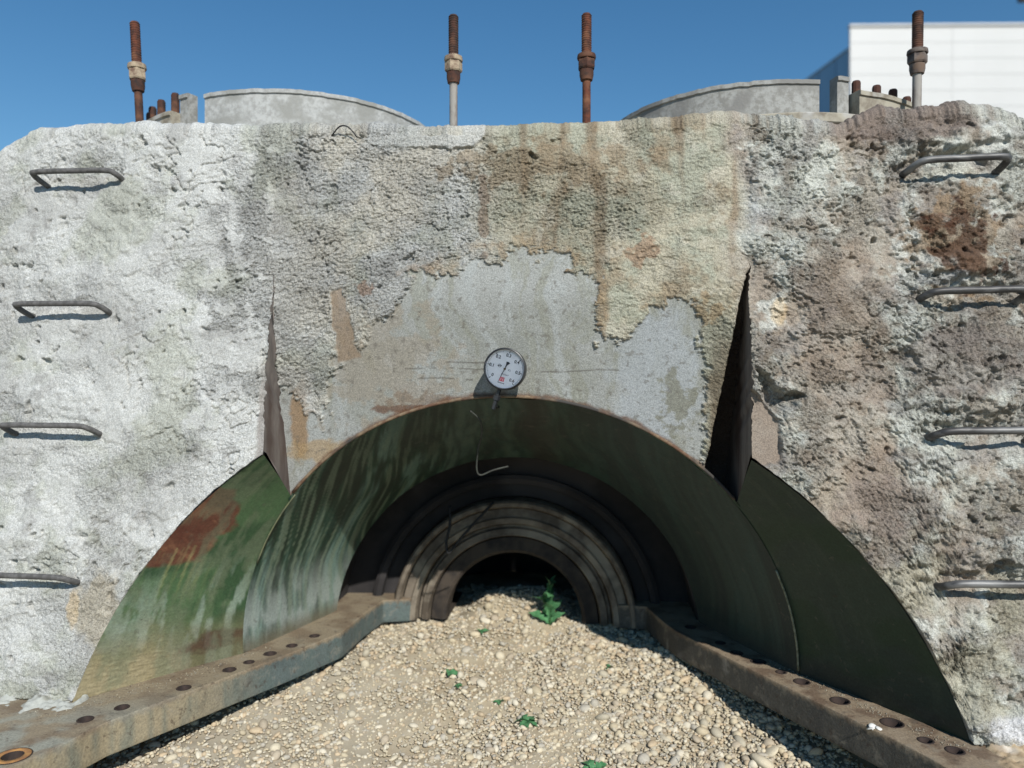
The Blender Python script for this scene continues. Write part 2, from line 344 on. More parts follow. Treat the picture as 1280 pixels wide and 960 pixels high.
# the deep gouge beside the right-hand slot
gd = polydist(XX+(fbm(XX, Z, 30, 64, 3)-.5)*.03, Z+(fbm(XX, Z, 30, 65, 3)-.5)*.03, [(.87, 1.18), (.90, 1.175), (.965, 1.09), (1.0, 1.10), (1.04, 1.08), (.99, 1.04), (.925, 1.03), (.895, 1.08)])
Hh = Hh-sst(gd, -.004, .014)*.055
bare = polydist(XX, Z+(fbm(XX, Z, 30, 66, 3)-.5)*.03, [(.85, 1.12), (.895, 1.07), (.95, .99), (.955, .86), (.85, .84)])
bare = sst(bare, -.004, .004)*(1-ctr)
bareL = sst(.885+(fbm(XX, Z, 20, 67)-.5)*.015+XX, 0, .004)*sst(1.25-Z, 0, .2)*(1-ctr)*(XX < 0)
smoothm = np.maximum(np.maximum(steel, bare), bareL*.8)
Hs = (fbm(XX, Z, 3, 71, 3)-.5)*.006+(fbm(XX, Z, 60, 72, 3)-.5)*.0012-.010
lipb = np.exp(-(d/.02)**2)*ctr*(d < .004)*.002; Hh = np.where(ctr & (d < 0), Hh*(.35+.65*sst(-d, 0, .10)), Hh)
Hh = (Hh+lipb)*(1-smoothm)+Hs*smoothm
# joined sheet ledge near the top centre-left
sheet = sst(polydist(XX, Z+(fbm(XX, Z, 14, 74)-.5)*.03, [(-.52, 2.015), (-.50, 2.055), (-.07, 2.05), (-.09, 2.015), (-.2, 1.995), (-.33, 2.01)]), -.004, .004)
Hh = Hh*(1-sheet)+(.007+.004*fbm(XX, Z, 9, 170))*sheet
# continuity across the slot edges and the top
fadeT = sst(Z, ztop[None]-.02, ztop[None]-.12)
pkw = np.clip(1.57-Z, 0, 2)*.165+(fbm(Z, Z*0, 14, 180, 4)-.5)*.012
pk = ctr*sst(XX, .860-pkw, .866-pkw*.9)*sst(1.56-Z, 0, .03)*(XX > .5)  # pocket shaped beside the right slot to hold the dark wedge of shade
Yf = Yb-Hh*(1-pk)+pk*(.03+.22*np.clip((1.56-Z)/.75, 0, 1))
# ---------------- colours (albedo)
white = lin(200, 202, 199); cream = lin(205, 200, 186); grey = lin(172, 173, 170); greyd = lin(140, 139, 136)
tan = lin(176, 156, 124); brown = lin(128, 112, 97); rust = lin(116, 66, 38); greeng = lin(166, 170, 154); lilac = lin(150, 141, 138)
def nm(sc, a, b, sd, o=5): return sst(fbm(XX, Z, sc, sd, o, .6), a, b)
C = np.broadcast_to(white, XX.shape+(3,)).copy()
C = mixc(C, grey, nm(2.6, .42, .62, 101)*.6); C = mixc(C, greeng, nm(3.2, .5, .66, 102)*.5); C = mixc(C, greyd, nm(9, .6, .74, 103)*.45)
mid = sst(XX, -1.0, -.6)
C = mixc(C, cream, mid*nm(3, .4, .6, 104)*.7); C = mixc(C, grey, mid*nm(7, .5, .65, 105)*.35)
C = mixc(C, greyd, blob(-.86, 1.60, .30, .30, .3, 106)*.15)
cr_ = sst(XX, -.18, .05)*(1-lobeR)
C = mixc(C, lin(178, 172, 150), cr_*.85); C = mixc(C, greeng, cr_*nm(4, .45, .6, 107)*.7); C = mixc(C, lin(140, 118, 92), cr_*nm(5, .52, .70, 108)*.5)
C = mixc(C, lin(196, 192, 176), cr_*nm(8, .58, .7, 109)*.6)
# vertical drips at the centre
dr = sst(vnoise(XX*16+.7*fbm(XX, Z, 3, 110), Z*1.1, 9), .66, .86)*sst(XX, -.12, .0)*(1-lobeR)
C = mixc(C, lin(126, 100, 74), dr*.55)
drip = (1-sst(np.abs(XX-.352+(fbm(XX, Z, 7, 111)-.5)*.03), .012, .032))*sst(Z, 1.25, 1.3)*(1-sst(Z, 1.95, 2.05)); C = mixc(C, lin(122, 102, 80), drip*nm(9, .3, .5, 162)*.6)
C = mixc(C, lin(148, 130, 106), blob(.13, 1.93, .32, .08, 1.0, 112)*.6); C = mixc(C, lin(126, 98, 76), blob(-.07, 1.76, .02, .14, .9, 113)*.55)
# orange edging where the plaster meets steel
oe = (1-sst(-d, .01, .085))*ctr*(1-steel); C = mixc(C, lin(176, 156, 126), oe*nm(6, .45, .62, 114)*.6*sst(XX, -.55, -.2)*(1-sst(XX, .6, .7))); C = mixc(C, lin(156, 128, 98), oe*nm(9, .56, .68, 115)*.4*(1-sst(XX, .6, .7)))
C = mixc(C, lin(124, 116, 100), sst(XX, .72, .76)*ctr*(1-sst(Z, 1.15, 1.4))*.8)
C = mixc(C, lin(156, 122, 96), blob(.50, 1.60, .05, .05, .8, 116)*.6); C = mixc(C, lin(150, 116, 92), blob(-.52, 1.47, .035, .03, .8, 117)*.6)
C = mixc(C, lin(160, 134, 98), blob(.68, 1.38, .10, .05, .8, 118)*.6*ctr)
# right lobe
CR = np.broadcast_to(lin(172, 165, 152), XX.shape+(3,)).copy()
CR = mixc(CR, lin(198, 200, 190), sst(ter, .50, .60)*.85); CR = mixc(CR, lin(152, 138, 124), nm(2.4, .44, .6, 119)*.7)
CR = mixc(CR, lin(150, 146, 142), nm(6, .5, .62, 120)*.5); CR = mixc(CR, lin(206, 208, 200), nm(7, .56, .68, 121)*.7); CR = mixc(CR, lin(122, 108, 92), nm(13, .58, .7, 122)*.5)
CR = mixc(CR, lin(148, 132, 116), blob(1.16, 1.15, .17, .55, .35, 123)*.6)
CR = mixc(CR, lin(176, 172, 150), sst(1.0-Z, .1, .6)*nm(5, .42, .6, 124)*.6)
CR = mixc(CR, lin(138, 128, 120), blob(1.55, 1.20, .22, .13, .3, 125)*.7); CR = mixc(CR, lin(146, 132, 122), blob(1.28, .72, .16, .10, .3, 126)*.6)
CR = mixc(CR, lin(122, 108, 100), blob(1.42, 2.03, .26, .07, .25, 127)*.75); CR = mixc(CR, lin(128, 116, 104), blob(1.55, 1.76, .13, .06, .3, 129)*.7)
CR = mixc(CR, lin(142, 120, 94), blob(1.56, 1.62, .14, .17, .8, 130)*.75); CR = mixc(CR, lin(88, 62, 48), blob(1.57, 1.59, .08, .12, 1.2, 131)*.8)
CR = mixc(CR, lin(88, 52, 36), blob(1.50, 1.67, .07, .03, .5, 132)*.5); CR = mixc(CR, lin(170, 172, 170), blob(1.50, 1.48, .09, .025, .3, 133)*.8)
CR = mixc(CR, lin(215, 190, 150), blob(.96, 1.37, .03, .05, .3, 134)*.5)
C = mixc(C, CR, sst(XX+(fbm(XX, Z, 4, 135)-.5)*.25, .78, .9))
# bare steel
CS = np.broadcast_to(lin(176, 180, 178), XX.shape+(3,)).copy()
CS = mixc(CS, lin(164, 168, 162), nm(3, .4, .6, 140)*.7)
wx = XX+(fbm(XX, Z, 3, 160, 4)-.5)*.16; wz = Z*.55+(fbm(XX, Z, 6, 161, 4)-.5)*.35; vs = fbm(wx*4.5, wz, 3, 141, 5, .6); CS = mixc(CS, lin(186, 192, 192), sst(vs, .5, .64)*.7); CS = mixc(CS, lin(156, 158, 144), sst(fbm(wx*3.5+9, wz+4, 3, 142, 5, .6), .52, .66)*.55)
CS = mixc(CS, lin(168, 156, 138), blob(-.48, 1.20, .26, .20, .9, 143)*.45); CS = mixc(CS, lin(186, 194, 200), blob(.55, 1.15, .16, .25, .3, 144)*.7)
CS = mixc(CS, lin(166, 142, 114), blob(-.80, .98, .035, .16, .3, 145)*.9); CS = mixc(CS, lin(158, 136, 112), strip*.7)
CS = mixc(CS, lin(136, 136, 118), blob(.63, 1.05, .055, .09, 1.1, 146)*.7); CS = mixc(CS, lin(140, 122, 104), blob(-.35, 1.06, .14, .03, .9, 147)*.6)
CS = mixc(CS, lin(182, 158, 120), blob(-.70, .86, .16, .05, .4, 148)*.7); CS = mixc(CS, lin(110, 74, 54), blob(-.40, 1.025, .10, .015, .6, 149)*.7)
arcd = Z-zbot[None]
CS = mixc(CS, lin(122, 88, 64), (1-sst(arcd+(fbm(XX, Z, 16, 150)-.5)*.03, .004, .022))*.75)
sc = 0*Z
for zl, xa, xb, sl_ in ((1.175, -.42, -.07, -.01), (1.20, -.30, -.05, .0), (1.135, -.33, -.12, -.02), (1.165, .12, .42, .01)):
    sc = np.maximum(sc, (1-sst(np.abs(Z-zl-sl_*XX-(fbm(XX, Z, 5, 151)-.5)*.012), .0016, .0042))*(XX > xa)*(XX < xb)*sst(fbm(XX, Z, 14, 153), .38, .5))
CS = mixc(CS, lin(96, 92, 84), sc*.55)
CS = mixc(CS, lin(120, 116, 108), nm(30, .66, .76, 154, 3)*.5)
C = mixc(C, C*.93, flatp); C = C*(1-.07*sst(-XX, 1.0, 1.3)-.0*XX)[..., None]
CS = CS*np.array([.93, .905, .875]); C = C*(1-.03*np.array([0, .5, 1])*(1-lobeR[..., None]))
C = mixc(C, CS, steel)
C = mixc(C, lin(150, 136, 122), bare*.9); C = mixc(C, lin(132, 122, 116), bareL*.6); C = mixc(C, lin(196, 196, 190), sheet*.8)
C = mixc(C, lin(84, 74, 66), pk); C = mixc(C, lin(216, 216, 218), blob(1.75, .05, .22, .05, .3, 155)*.8); C = mixc(C, lin(176, 168, 150), blob(-1.44, .32, .08, .13, .3, 156)*.8)  # pocket colour darkened as part of that shade
C = mixc(C, lin(196, 172, 132), blob(-1.53, .32, .02, .08, .3, 157)*.6)
C = mixc(C, lin(150, 152, 136), (XX < -1.4)*(1-sst(Z, .0, .2))*nm(8, .45, .6, 158)*.7)
C = C*((.92-.16*smoothm-.04*(1-lobeL)*(XX < .8))[..., None])
C = C*(1.0*(.93+.14*fbm(XX, Z, 120, 159, 2)))[..., None]
C = np.concatenate([C, (np.clip(.40+.9*gran, 0, 1)*(1-.45*flatp)*(1-smoothm)+.10*smoothm)[..., None]], -1)
# rows that return behind the lip, then over the top
lip = np.stack([X, Yb[0]+np.where(KD == 1, .012, .035), zbot+np.where(KD == 1, .0, .004)], -1)[None]
wear = np.exp(-((np.abs(XX)-SLOT)/.022)**2)*((fbm(Z, Z*0+np.sign(XX)*3, 7, 185, 5, .65)-.5)*.055)*sst(Z, .9, 1.0)*(1-sst(Z, ztop[None]-.3, ztop[None]-.1))
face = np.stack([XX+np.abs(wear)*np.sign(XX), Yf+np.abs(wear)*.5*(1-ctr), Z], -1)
rr_, back_ = [], []
y_top = Yb[-1]
for k in range(1, ROUND+1):
    a = math.pi/2*k/ROUND; rr_.append(np.stack([X, y_top+.045*(1-math.cos(a))-Hh[-1]*math.cos(a), ztop-.045+.045*math.sin(a)+Hh[-1]*.6*math.sin(a)], -1))
for k in range(1, BACK+1):
    yy = y_top+.045+(k/BACK)**1.6*2.3
    hb = (fbm(X, yy, 7, 81, 5, .6)-.5)*.035+(fbm(X, yy, 30, 82, 3)-.5)*.012
    w = min(1, k/6); back_.append(np.stack([X, yy, ztop+(Hh[-1]*.6)*(1-w)+hb*w*sst(k/BACK*X*0+k, 0, 8)], -1))
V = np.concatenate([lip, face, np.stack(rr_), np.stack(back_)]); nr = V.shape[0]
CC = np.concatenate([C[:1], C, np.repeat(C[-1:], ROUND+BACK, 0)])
q = grid_quads(nr, NC)
icut = [i for i in range(NC-1) if KD[i] != KD[i+1]]     # the cheeks of the slot
cm = np.isin(q[:, 0] % NC, icut)
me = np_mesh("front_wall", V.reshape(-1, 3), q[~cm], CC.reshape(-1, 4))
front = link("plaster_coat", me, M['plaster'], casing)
# cheek plates closing the slot sides
for side, i in zip((-1, 1), icut):
    A = V[:NZ+1, i]; B = V[:NZ+1, i+1]; fr, bk = (A, B) if side < 0 else (B, A)
    keep = np.where(fr[:, 2] < 1.56)[0]; rows = []
    for j in keep[::6]:
        zf = fr[j, 2]; 
        rows.append([fr[j], bk[j]])
    n = len(rows); W = np.array([[r[0]*(1-tt)+r[1]*tt for tt in np.linspace(0, 1, 5)] for r in rows]).reshape(-1, 3)
    Wc = np_mesh("cheek", W, grid_quads(n, 5), None, True)
    link("slot_cheek", Wc, M['cheek'], casing)
# outer sides and back of the body
bm = bmesh.new()
def poly(bm, pts): return bm.faces.new([bm.verts.new(p) for p in pts])
poly(bm, [(-2.7, -.05, 0), (-2.7, 2.65, 0), (-2.7, 2.65, 1.53), (-2.7, .2, 1.53)])
poly(bm, [(2.6, -.05, 0), (2.6, .2, 1.53), (2.6, 2.65, 1.53), (2.6, 2.65, 0)])
poly(bm, [(-2.7, 2.62, -.12), (2.6, 2.62, -.12)]+[(x, 2.62, z) for x, z in TOP[::-1]])
me = bpy.data.meshes.new("body_sides"); bm.to_mesh(me); bm.free()
link("body_side", me, M['shell'], casing)

# ---------------- green liner
def paint_liner(P, ang, dep, front_sec, xs, zs):
    """P (...,3); drips run down along the surface"""
    u = np.sin(ang)*np.exp(-(dep-.3)*1.15)+(fbm(ang*2, dep*2, 1, 207, 1)-.5)*.06
    str1 = fbm(u*2.6, dep*.35, 4, 201, 4, .6); str2 = fbm(u*9, dep*.6, 6, 202, 3)
    base = np.broadcast_to(lin(34, 76, 62), P.shape).copy()
    base = mixc(base, lin(38, 66, 46), sst(fbm(xs, zs+dep, 3, 203), .42, .62)*.7)
    left = sst(-ang, .15, 1.1)
    base = mixc(base, lin(132, 164, 152), sst(str1, .50, .62)*(.30+.48*left)*(1-.72*sst(ang, -.15, .35))); base = mixc(base, lin(24, 40, 30), sst(1-str1, .52, .64)*.7)
    base = mixc(base, lin(134, 150, 126), sst(str2, .52, .66)*(.2+.4*left)*(1-.6*sst(ang, -.1, .4)))
    base = mixc(base, lin(20, 38, 28), sst(1-str2, .54, .66)*.55)
    base = mixc(base, lin(32, 46, 42), sst(np.cos(ang), .82, .98)*.5)  # crown painted darker for the shade on its downward face
    return base
NT = 560
def ring_xy(c, R, tt, x0=0):
    th0 = math.acos(c/R) if c < R else 0            # angle from vertical where z=0
    th = tt*th0; return x0+R*np.sin(th), R*np.cos(th)-c, th
# section 2: weld seam -> inner edge (full half ring)
tt = np.linspace(-1.0, 1.0, NT); ns = 70
rows = []; cr2 = []
xB, zB, thB = ring_xy(.05, 1.1175, tt); yB = .52-.19*zB
xC, zC, thC = ring_xy(.1175, .8816, tt, -.05); yC = 1.13+0*zC
sww = s_wall(np.clip(xB, -SLOT, SLOT))
S = np.linspace(0, 1, ns)[:, None]
Px = xB*(1-S)+xC*S; Pz = zB*(1-S)+zC*S-.010*np.sin(np.pi*S); Py = yB*(1-S)+yC*S
ang = np.broadcast_to(tt*1.5, Px.shape); dep = Py
P = np.stack([Px, Py, Pz], -1)
Cg = paint_liner(P, ang, dep, False, Px, Pz)
left = sst(-Px, .35, .95)
Cg = mixc(Cg, lin(168, 178, 172), left*(1-sst(Pz, .10, .42))*(.35+.65*sst(fbm(Px*3+dep, Pz*.6, 7, 204), .4, .6))*.85)
Cg = mixc(Cg, lin(112, 104, 84), (1-sst(Pz, .0, .09))*.8)
Cg = mixc(Cg, lin(50, 44, 40), sst(-np.abs(Px-.10+(fbm(Px, Py, 5, 205)-.5)*.1), -.09, -.02)*(Pz > .7)*.55)
Cg = mixc(Cg, lin(44, 58, 62), sst(Px, .1, .5)*.62)  # same green paint, darkened on the right for the shade there
Cg = Cg*.85; Pn = P.copy(); Pn[..., 2] += (fbm(Px, Py, 4, 206)-.5)*.012
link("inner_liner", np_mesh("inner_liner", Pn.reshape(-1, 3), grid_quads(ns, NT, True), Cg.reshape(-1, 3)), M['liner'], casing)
# section 1, centre: from the wall down to the seam at constant x
xs = np.linspace(-SLOT-.006, SLOT+.006, 400); sw = s_wall(xs); ns = 24
S = np.linspace(0, 1, ns)[:, None]; s = sw[None]*(1-S)+1.0*S
s = np.where(s > 1, 1.0+0*s, s)
Xc = np.broadcast_to(xs, s.shape); z_, y_ = fam_pt(s, Xc); y_ = y_-.0
P = np.stack([Xc, y_, z_], -1); ang = np.arctan2(Xc, z_+.05)
Cg = paint_liner(P, ang, y_, True, Xc, z_)
Cg = mixc(Cg, lin(48, 42, 38), sst(-np.abs(Xc-.10), -.1, -.02)*.55); Cg = mixc(Cg, lin(84, 88, 74), sst(-np.abs(Xc+.10), -.05, -.0)*.5)
link("crown_liner", np_mesh("crown_liner", P.reshape(-1, 3), grid_quads(ns, 400, True), Cg.reshape(-1, 3)), M['liner'], casing)
# section 1, flanks: lobe lip to seam
for side in (-1, 1):
    ns = 60; nt = 260; rows = []
    S = np.linspace(0, 1, ns)[:, None]; c, R, a, b = fam(S)
    th0 = np.arccos(c/R); th1 = np.arcsin((SLOT-.004)/R); T = np.linspace(0, 1, nt)[None]
    th = th0*(1-T)+th1*T; x = side*R*np.sin(th); z = R*np.cos(th)-c; y = a+b*z+.004
    P = np.stack([x, y, z], -1)
    g = np.broadcast_to(lin(72, 98, 66) if side < 0 else lin(66, 92, 58), P.shape).copy()
    g = mixc(g, lin(44, 70, 46), sst(fbm(x, z, 4, 211), .42, .6)*.8); g = mixc(g, lin(96, 112, 82), sst(fbm((y+.12*z)*5, z*.5, 5, 212), .54, .68)*.5)
    if side < 0:
        rp = polydist(x+(fbm(x, z, 14, 213)-.5)*.05, z+(fbm(x, z, 14, 214)-.5)*.05, [(-1.32, .47), (-1.16, .45), (-1.04, .57), (-.97, .73), (-1.06, .78)])
        rm = sst(rp, -.008, .012); g = mixc(g, lin(98, 62, 48), rm); g = mixc(g, lin(128, 88, 66), rm*sst(fbm(x*2, z, 12, 215), .5, .64)*.7); g = mixc(g, lin(84, 44, 36), rm*sst(fbm(x, z, 6, 216), .55, .66)*.6)
        dr = sst(vnoise((y+.12*z)*60, z*1.5, 5), .56, .8)*(z < .52)*sst(z, .25, .5)*sst(-x, 1.1, 1.2); g = mixc(g, lin(160, 158, 110), dr*.5)
        g = mixc(g, lin(150, 164, 150), sst(fbm((y+.12*z)*5, z*.8, 5, 217), .5, .62)*(1-sst(z, .22, .5))*.6)
        g = mixc(g, lin(168, 180, 172), sst(-x, 1.28, 1.42)*sst(fbm(x, z, 8, 221), .4, .6)*.5)
        lowb = 1-sst(z+(fbm(x, z, 7, 218)-.5)*.16, .06, .26); g = mixc(g, lin(104, 92, 70), lowb*.7)
        g = mixc(g, lin(150, 138, 108), lowb*sst(-x, 1.22, 1.36)*.8); g = mixc(g, lin(70, 42, 36), (1-sst(np.hypot((x+1.17)/.12, (z-.09)/.05)+(fbm(x, z, 18, 224)-.5)*1.2, .5, 1.1))*.7)
        y = y-(1-sst(z+(fbm(x, z, 7, 218)-.5)*.16, .06, .26))*sst(-x, 1.2, 1.36)*(np.clip(fbm(x*.8, z*.8, 90, 219, 4, .7)-.5, 0, 1))*.022
        P = np.stack([x, y, z], -1)
    else:
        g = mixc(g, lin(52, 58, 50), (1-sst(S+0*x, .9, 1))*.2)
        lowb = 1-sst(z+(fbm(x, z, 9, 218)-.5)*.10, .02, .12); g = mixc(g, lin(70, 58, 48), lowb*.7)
        g = mixc(g, lin(46, 62, 62), .65+0*x); g = mixc(g, lin(34, 66, 40), sst(fbm(x, z, 3, 220), .48, .62)*.5)  # shade tone mixed into the right flank's green
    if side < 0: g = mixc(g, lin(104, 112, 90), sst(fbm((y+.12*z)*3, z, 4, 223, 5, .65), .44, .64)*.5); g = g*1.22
    g = g*(.8+.2*fbm(x, z, 60, 222, 2))[..., None]*(.8 if side > 0 else 1)  # right flank painted darker as the shaded side, left kept lighter as sunlit
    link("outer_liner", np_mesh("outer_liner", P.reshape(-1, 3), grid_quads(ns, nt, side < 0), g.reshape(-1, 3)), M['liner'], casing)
    # weld bead along the seam
    zz = [.02, .12, .22, .32, .42] if side > 0 else [.40, .50, .60, .685]; pts = []
    for z0 in zz:
        x0 = math.sqrt(1.1175**2-(z0+.05)**2); pts.append((side*(x0-.004), .52-.19*z0-.006, z0))
    link("weld_bead", tube(spline(pts, 5), .0042 if side > 0 else .0032, 6), M['bead'] if side > 0 else mat_mix('dull_bead', (.16, .17, .09), (.10, .11, .07), 40), casing)
# edge strip: the plate edge round the crown
pts = [(x, float(ywall(fam_pt(s_wall(np.array([x])), np.array([x]))[0])[0])+.002, float(fam_pt(s_wall(np.array([x])), np.array([x]))[0][0])+.001) for x in np.linspace(-.845, .845, 60)]
link("crown_edge", tube(pts, .0065, 6), mat_mix("edge_rust", (.12, .065, .04), (.22, .16, .10), 25, (.05, .045, .04), 6, rough=.85), casing)

# ---------------- cavity and seal rings behind the liner
AX = (-.075, 0, -.11)
def ringpart(name, prof, mat, a0=0, a1=math.pi, seg=72):
    me = lathe(prof, seg, a0, a1, False, 'Y'); smooth_angle(me, 30); o = link(name, me, mat, casing); o.location = AX; return o
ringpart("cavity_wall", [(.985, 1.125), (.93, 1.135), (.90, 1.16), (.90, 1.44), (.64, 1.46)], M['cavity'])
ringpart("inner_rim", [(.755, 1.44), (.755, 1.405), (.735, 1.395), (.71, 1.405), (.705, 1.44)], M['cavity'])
ringpart("seal_ring", [(.632, 1.47), (.628, 1.36), (.618, 1.345), (.60, 1.345), (.592, 1.365), (.592, 1.40)], M['seal'])
ringpart("seal_ring", [(.592, 1.42), (.585, 1.385), (.545, 1.375), (.538, 1.36), (.512, 1.36), (.505, 1.385), (.505, 1.43)], M['seal'])
ringpart("seal_ring", [(.505, 1.44), (.498, 1.41), (.487, 1.41), (.480, 1.385), (.448, 1.375), (.44, 1.40), (.44, 1.46)], M['seal'])
ringpart("seal_ring", [(.44, 1.45), (.432, 1.405), (.37, 1.39), (.355, 1.40), (.35, 1.42), (.35, 1.52), (.46, 1.53), (.9, 1.54)], M['sealdark'])
bm = bmesh.new()
bm.free()
for sx in (-1, 1):   # plates closing the joint level beside the seal
    x0, x1 = (.35, 1.05) if sx > 0 else (-.35-.0, -1.05); x0 += AX[0]
    link("joint_plate", box((x0+x1)/2, 1.665, -.112, abs(x1-x0), .47, .008), M['sealdark'], casing)
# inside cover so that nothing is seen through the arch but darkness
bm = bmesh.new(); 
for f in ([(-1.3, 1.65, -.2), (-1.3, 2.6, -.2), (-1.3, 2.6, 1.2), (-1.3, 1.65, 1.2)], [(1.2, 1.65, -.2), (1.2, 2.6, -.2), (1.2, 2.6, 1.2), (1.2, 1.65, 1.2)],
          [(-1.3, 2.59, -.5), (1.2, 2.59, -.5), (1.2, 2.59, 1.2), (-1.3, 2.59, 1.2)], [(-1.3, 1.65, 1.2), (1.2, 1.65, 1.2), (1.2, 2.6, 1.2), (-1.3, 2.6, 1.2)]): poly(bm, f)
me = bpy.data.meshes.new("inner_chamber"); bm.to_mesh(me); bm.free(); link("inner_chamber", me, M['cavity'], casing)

# ---------------- bolted joint flange, each side one bar with bored holes
inR = [(.46, 1.50), (.46, 1.365), (.60, 1.35), (.66, 1.12), (.705, .99), (.93, .585), (1.115, .27), (1.265, .02), (1.325, -.09), (1.40, -.26), (1.52, -.50)]
inL = [(-.61, 1.50), (-.61, 1.365), (-.745, 1.33), (-.78, 1.10), (-.80, .82), (-.935, .53), (-1.155, .11), (-1.285, -.13), (-1.33, -.30), (-1.40, -.50), (-1.45, -.60)]
outR = [(2.55, -.50), (2.55, .6), (1.6, .7), (1.05, 1.3), (1.0, 1.50)]
outL = [(-2.65, -.60), (-2.65, .6), (-1.6, .7), (-1.12, 1.3), (-1.05, 1.50)]
hR = [(.775, 1.05, .026), (.876, .85, .0225), (.921, .73, .027), (.989, .64, .031), (1.053, .536, .02), (1.107, .447, .031), (1.194, .285, .035), (1.308, .122, .038), (1.365, .005, .024), (1.425, -.055, .028)]
hL = [(-.90, .76, .026), (-.952, .63, .027), (-1.005, .53, .03), (-1.05, .43, .024), (-1.09, .345, .03), (-1.175, .16, .030), (-1.30, -.02, .028), (-1.365, -.12, .030), (-1.42, -.375, .036)]
TH = .108
for side, inn, out, holes in ((1, inR, outR, hR), (-1, inL, outL, hL)):
    cu = bpy.data.curves.new("flange_curve", 'CURVE'); cu.dimensions = '2D'; cu.fill_mode = 'BOTH'; cu.extrude = TH/2; cu.bevel_depth = .004; cu.bevel_resolution = 1
    def addp(pts):
        sp = cu.splines.new('POLY'); sp.points.add(len(pts)-1); sp.use_cyclic_u = True
        for p, qv in zip(sp.points, pts): p.co = (qv[0], qv[1], 0, 1)
    addp(inn+out)
    for k_, (hx, hy, hr) in enumerate(holes):
        hr *= (.78 if side < 0 and k_ < len(holes)-1 else .9); addp([(hx+(hr+.004)*math.cos(k*math.pi/14), hy+(hr+.004)*math.sin(k*math.pi/14)) for k in range(28)])
    tmp = bpy.data.objects.new("tmp", cu); COL.objects.link(tmp); tmp.location = (0, 0, 0)
    bpy.context.view_layer.update(); dg = bpy.context.evaluated_depsgraph_get()
    me = bpy.data.meshes.new_from_object(tmp.evaluated_get(dg)); bpy.data.objects.remove(tmp); 
    # refine so that painted attribute has resolution
    bm = bmesh.new(); bm.from_mesh(me)
    bmesh.ops.translate(bm, verts=bm.verts, vec=(0, 0, -TH/2-.004))
    for it in range(7):
        es = [e for e in bm.edges if e.calc_length() > .03 and min(abs(v.co.x) for v in e.verts) < 1.85]
        if not es: break
        bmesh.ops.triangulate(bm, faces=[f for f in bm.faces if len(f.verts) > 3])
        es = [e for e in bm.edges if e.calc_length() > .03 and min(abs(v.co.x) for v in e.verts) < 1.85]
        bmesh.ops.subdivide_edges(bm, edges=es, cuts=1)
    bmesh.ops.triangulate(bm, faces=[f for f in bm.faces if len(f.verts) > 3])
    bm.to_mesh(me); bm.free(); me.materials.clear()
    n = len(me.vertices); co = np.empty(n*3, np.float32); me.vertices.foreach_get("co", co); co = co.reshape(-1, 3)
    x, y, z = co.T.astype(float)
    if side > 0:
        c = np.broadcast_to(lin(136, 121, 101), (n, 3)).copy(); c = mixc(c, lin(94, 76, 62), sst(fbm(x, y, 9, 301), .45, .6)*.7); c = mixc(c, lin(146, 132, 112), sst(fbm(x, y, 14, 302), .55, .68)*.6)
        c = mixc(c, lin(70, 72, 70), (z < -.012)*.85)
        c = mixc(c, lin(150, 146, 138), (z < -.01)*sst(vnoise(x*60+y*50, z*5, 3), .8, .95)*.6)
    else:
        c = np.broadcast_to(lin(134, 122, 102), (n, 3)).copy(); c = mixc(c, lin(104, 88, 72), sst(fbm(x, y, 7, 303), .45, .62)*.6); c = mixc(c, lin(146, 150, 140), sst(fbm(x, y, 6, 304), .45, .6)*sst(.2-y, 0, .5)*.7)
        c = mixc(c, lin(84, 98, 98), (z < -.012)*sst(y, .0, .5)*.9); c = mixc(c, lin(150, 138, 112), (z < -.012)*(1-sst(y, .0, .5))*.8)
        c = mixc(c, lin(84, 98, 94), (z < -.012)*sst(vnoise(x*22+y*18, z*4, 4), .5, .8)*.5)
    a = me.color_attributes.new("Col", 'FLOAT_COLOR', 'POINT'); cc = np.ones((n, 4), np.float32); cc[:, :3] = c; a.data.foreach_set("color", cc.ravel())
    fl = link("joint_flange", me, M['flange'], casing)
    for k, (hx, hy, hr) in enumerate(holes):
        big = side < 0 and k == len(holes)-1
        hr *= (.78 if side < 0 and k < len(holes)-1 else .9)
        rm = lathe([(hr-.003, -.104), (hr-.003, .0008), (hr-.001, .0015), (hr+(.020 if big else .003), .0015), (hr+(.022 if big else .0045), -.001)], 28); rm.shade_smooth()
        o = link("bolt_hole", rm, M['holerim'], fl); o.location = (hx, hy, 0)
        if big:
            rg = lathe([(hr-.002, -.006), (hr-.001, .003), (hr+.012, .0035), (hr+.018, .001)], 28); rg.shade_smooth(); q_ = link("rust_ring", rg, M['orangerim'], fl); q_.location = (hx, hy, 0)
        if big: q_["label"] = "bright orange rust ring round the nearest bolt hole"
link("bent_wire", tube(spline([(-.66, .30, 2.06), (-.62, .275, 2.085), (-.585, .27, 2.08), (-.555, .28, 2.045)], 5), .0028, 6), M['wiredark'], casing)
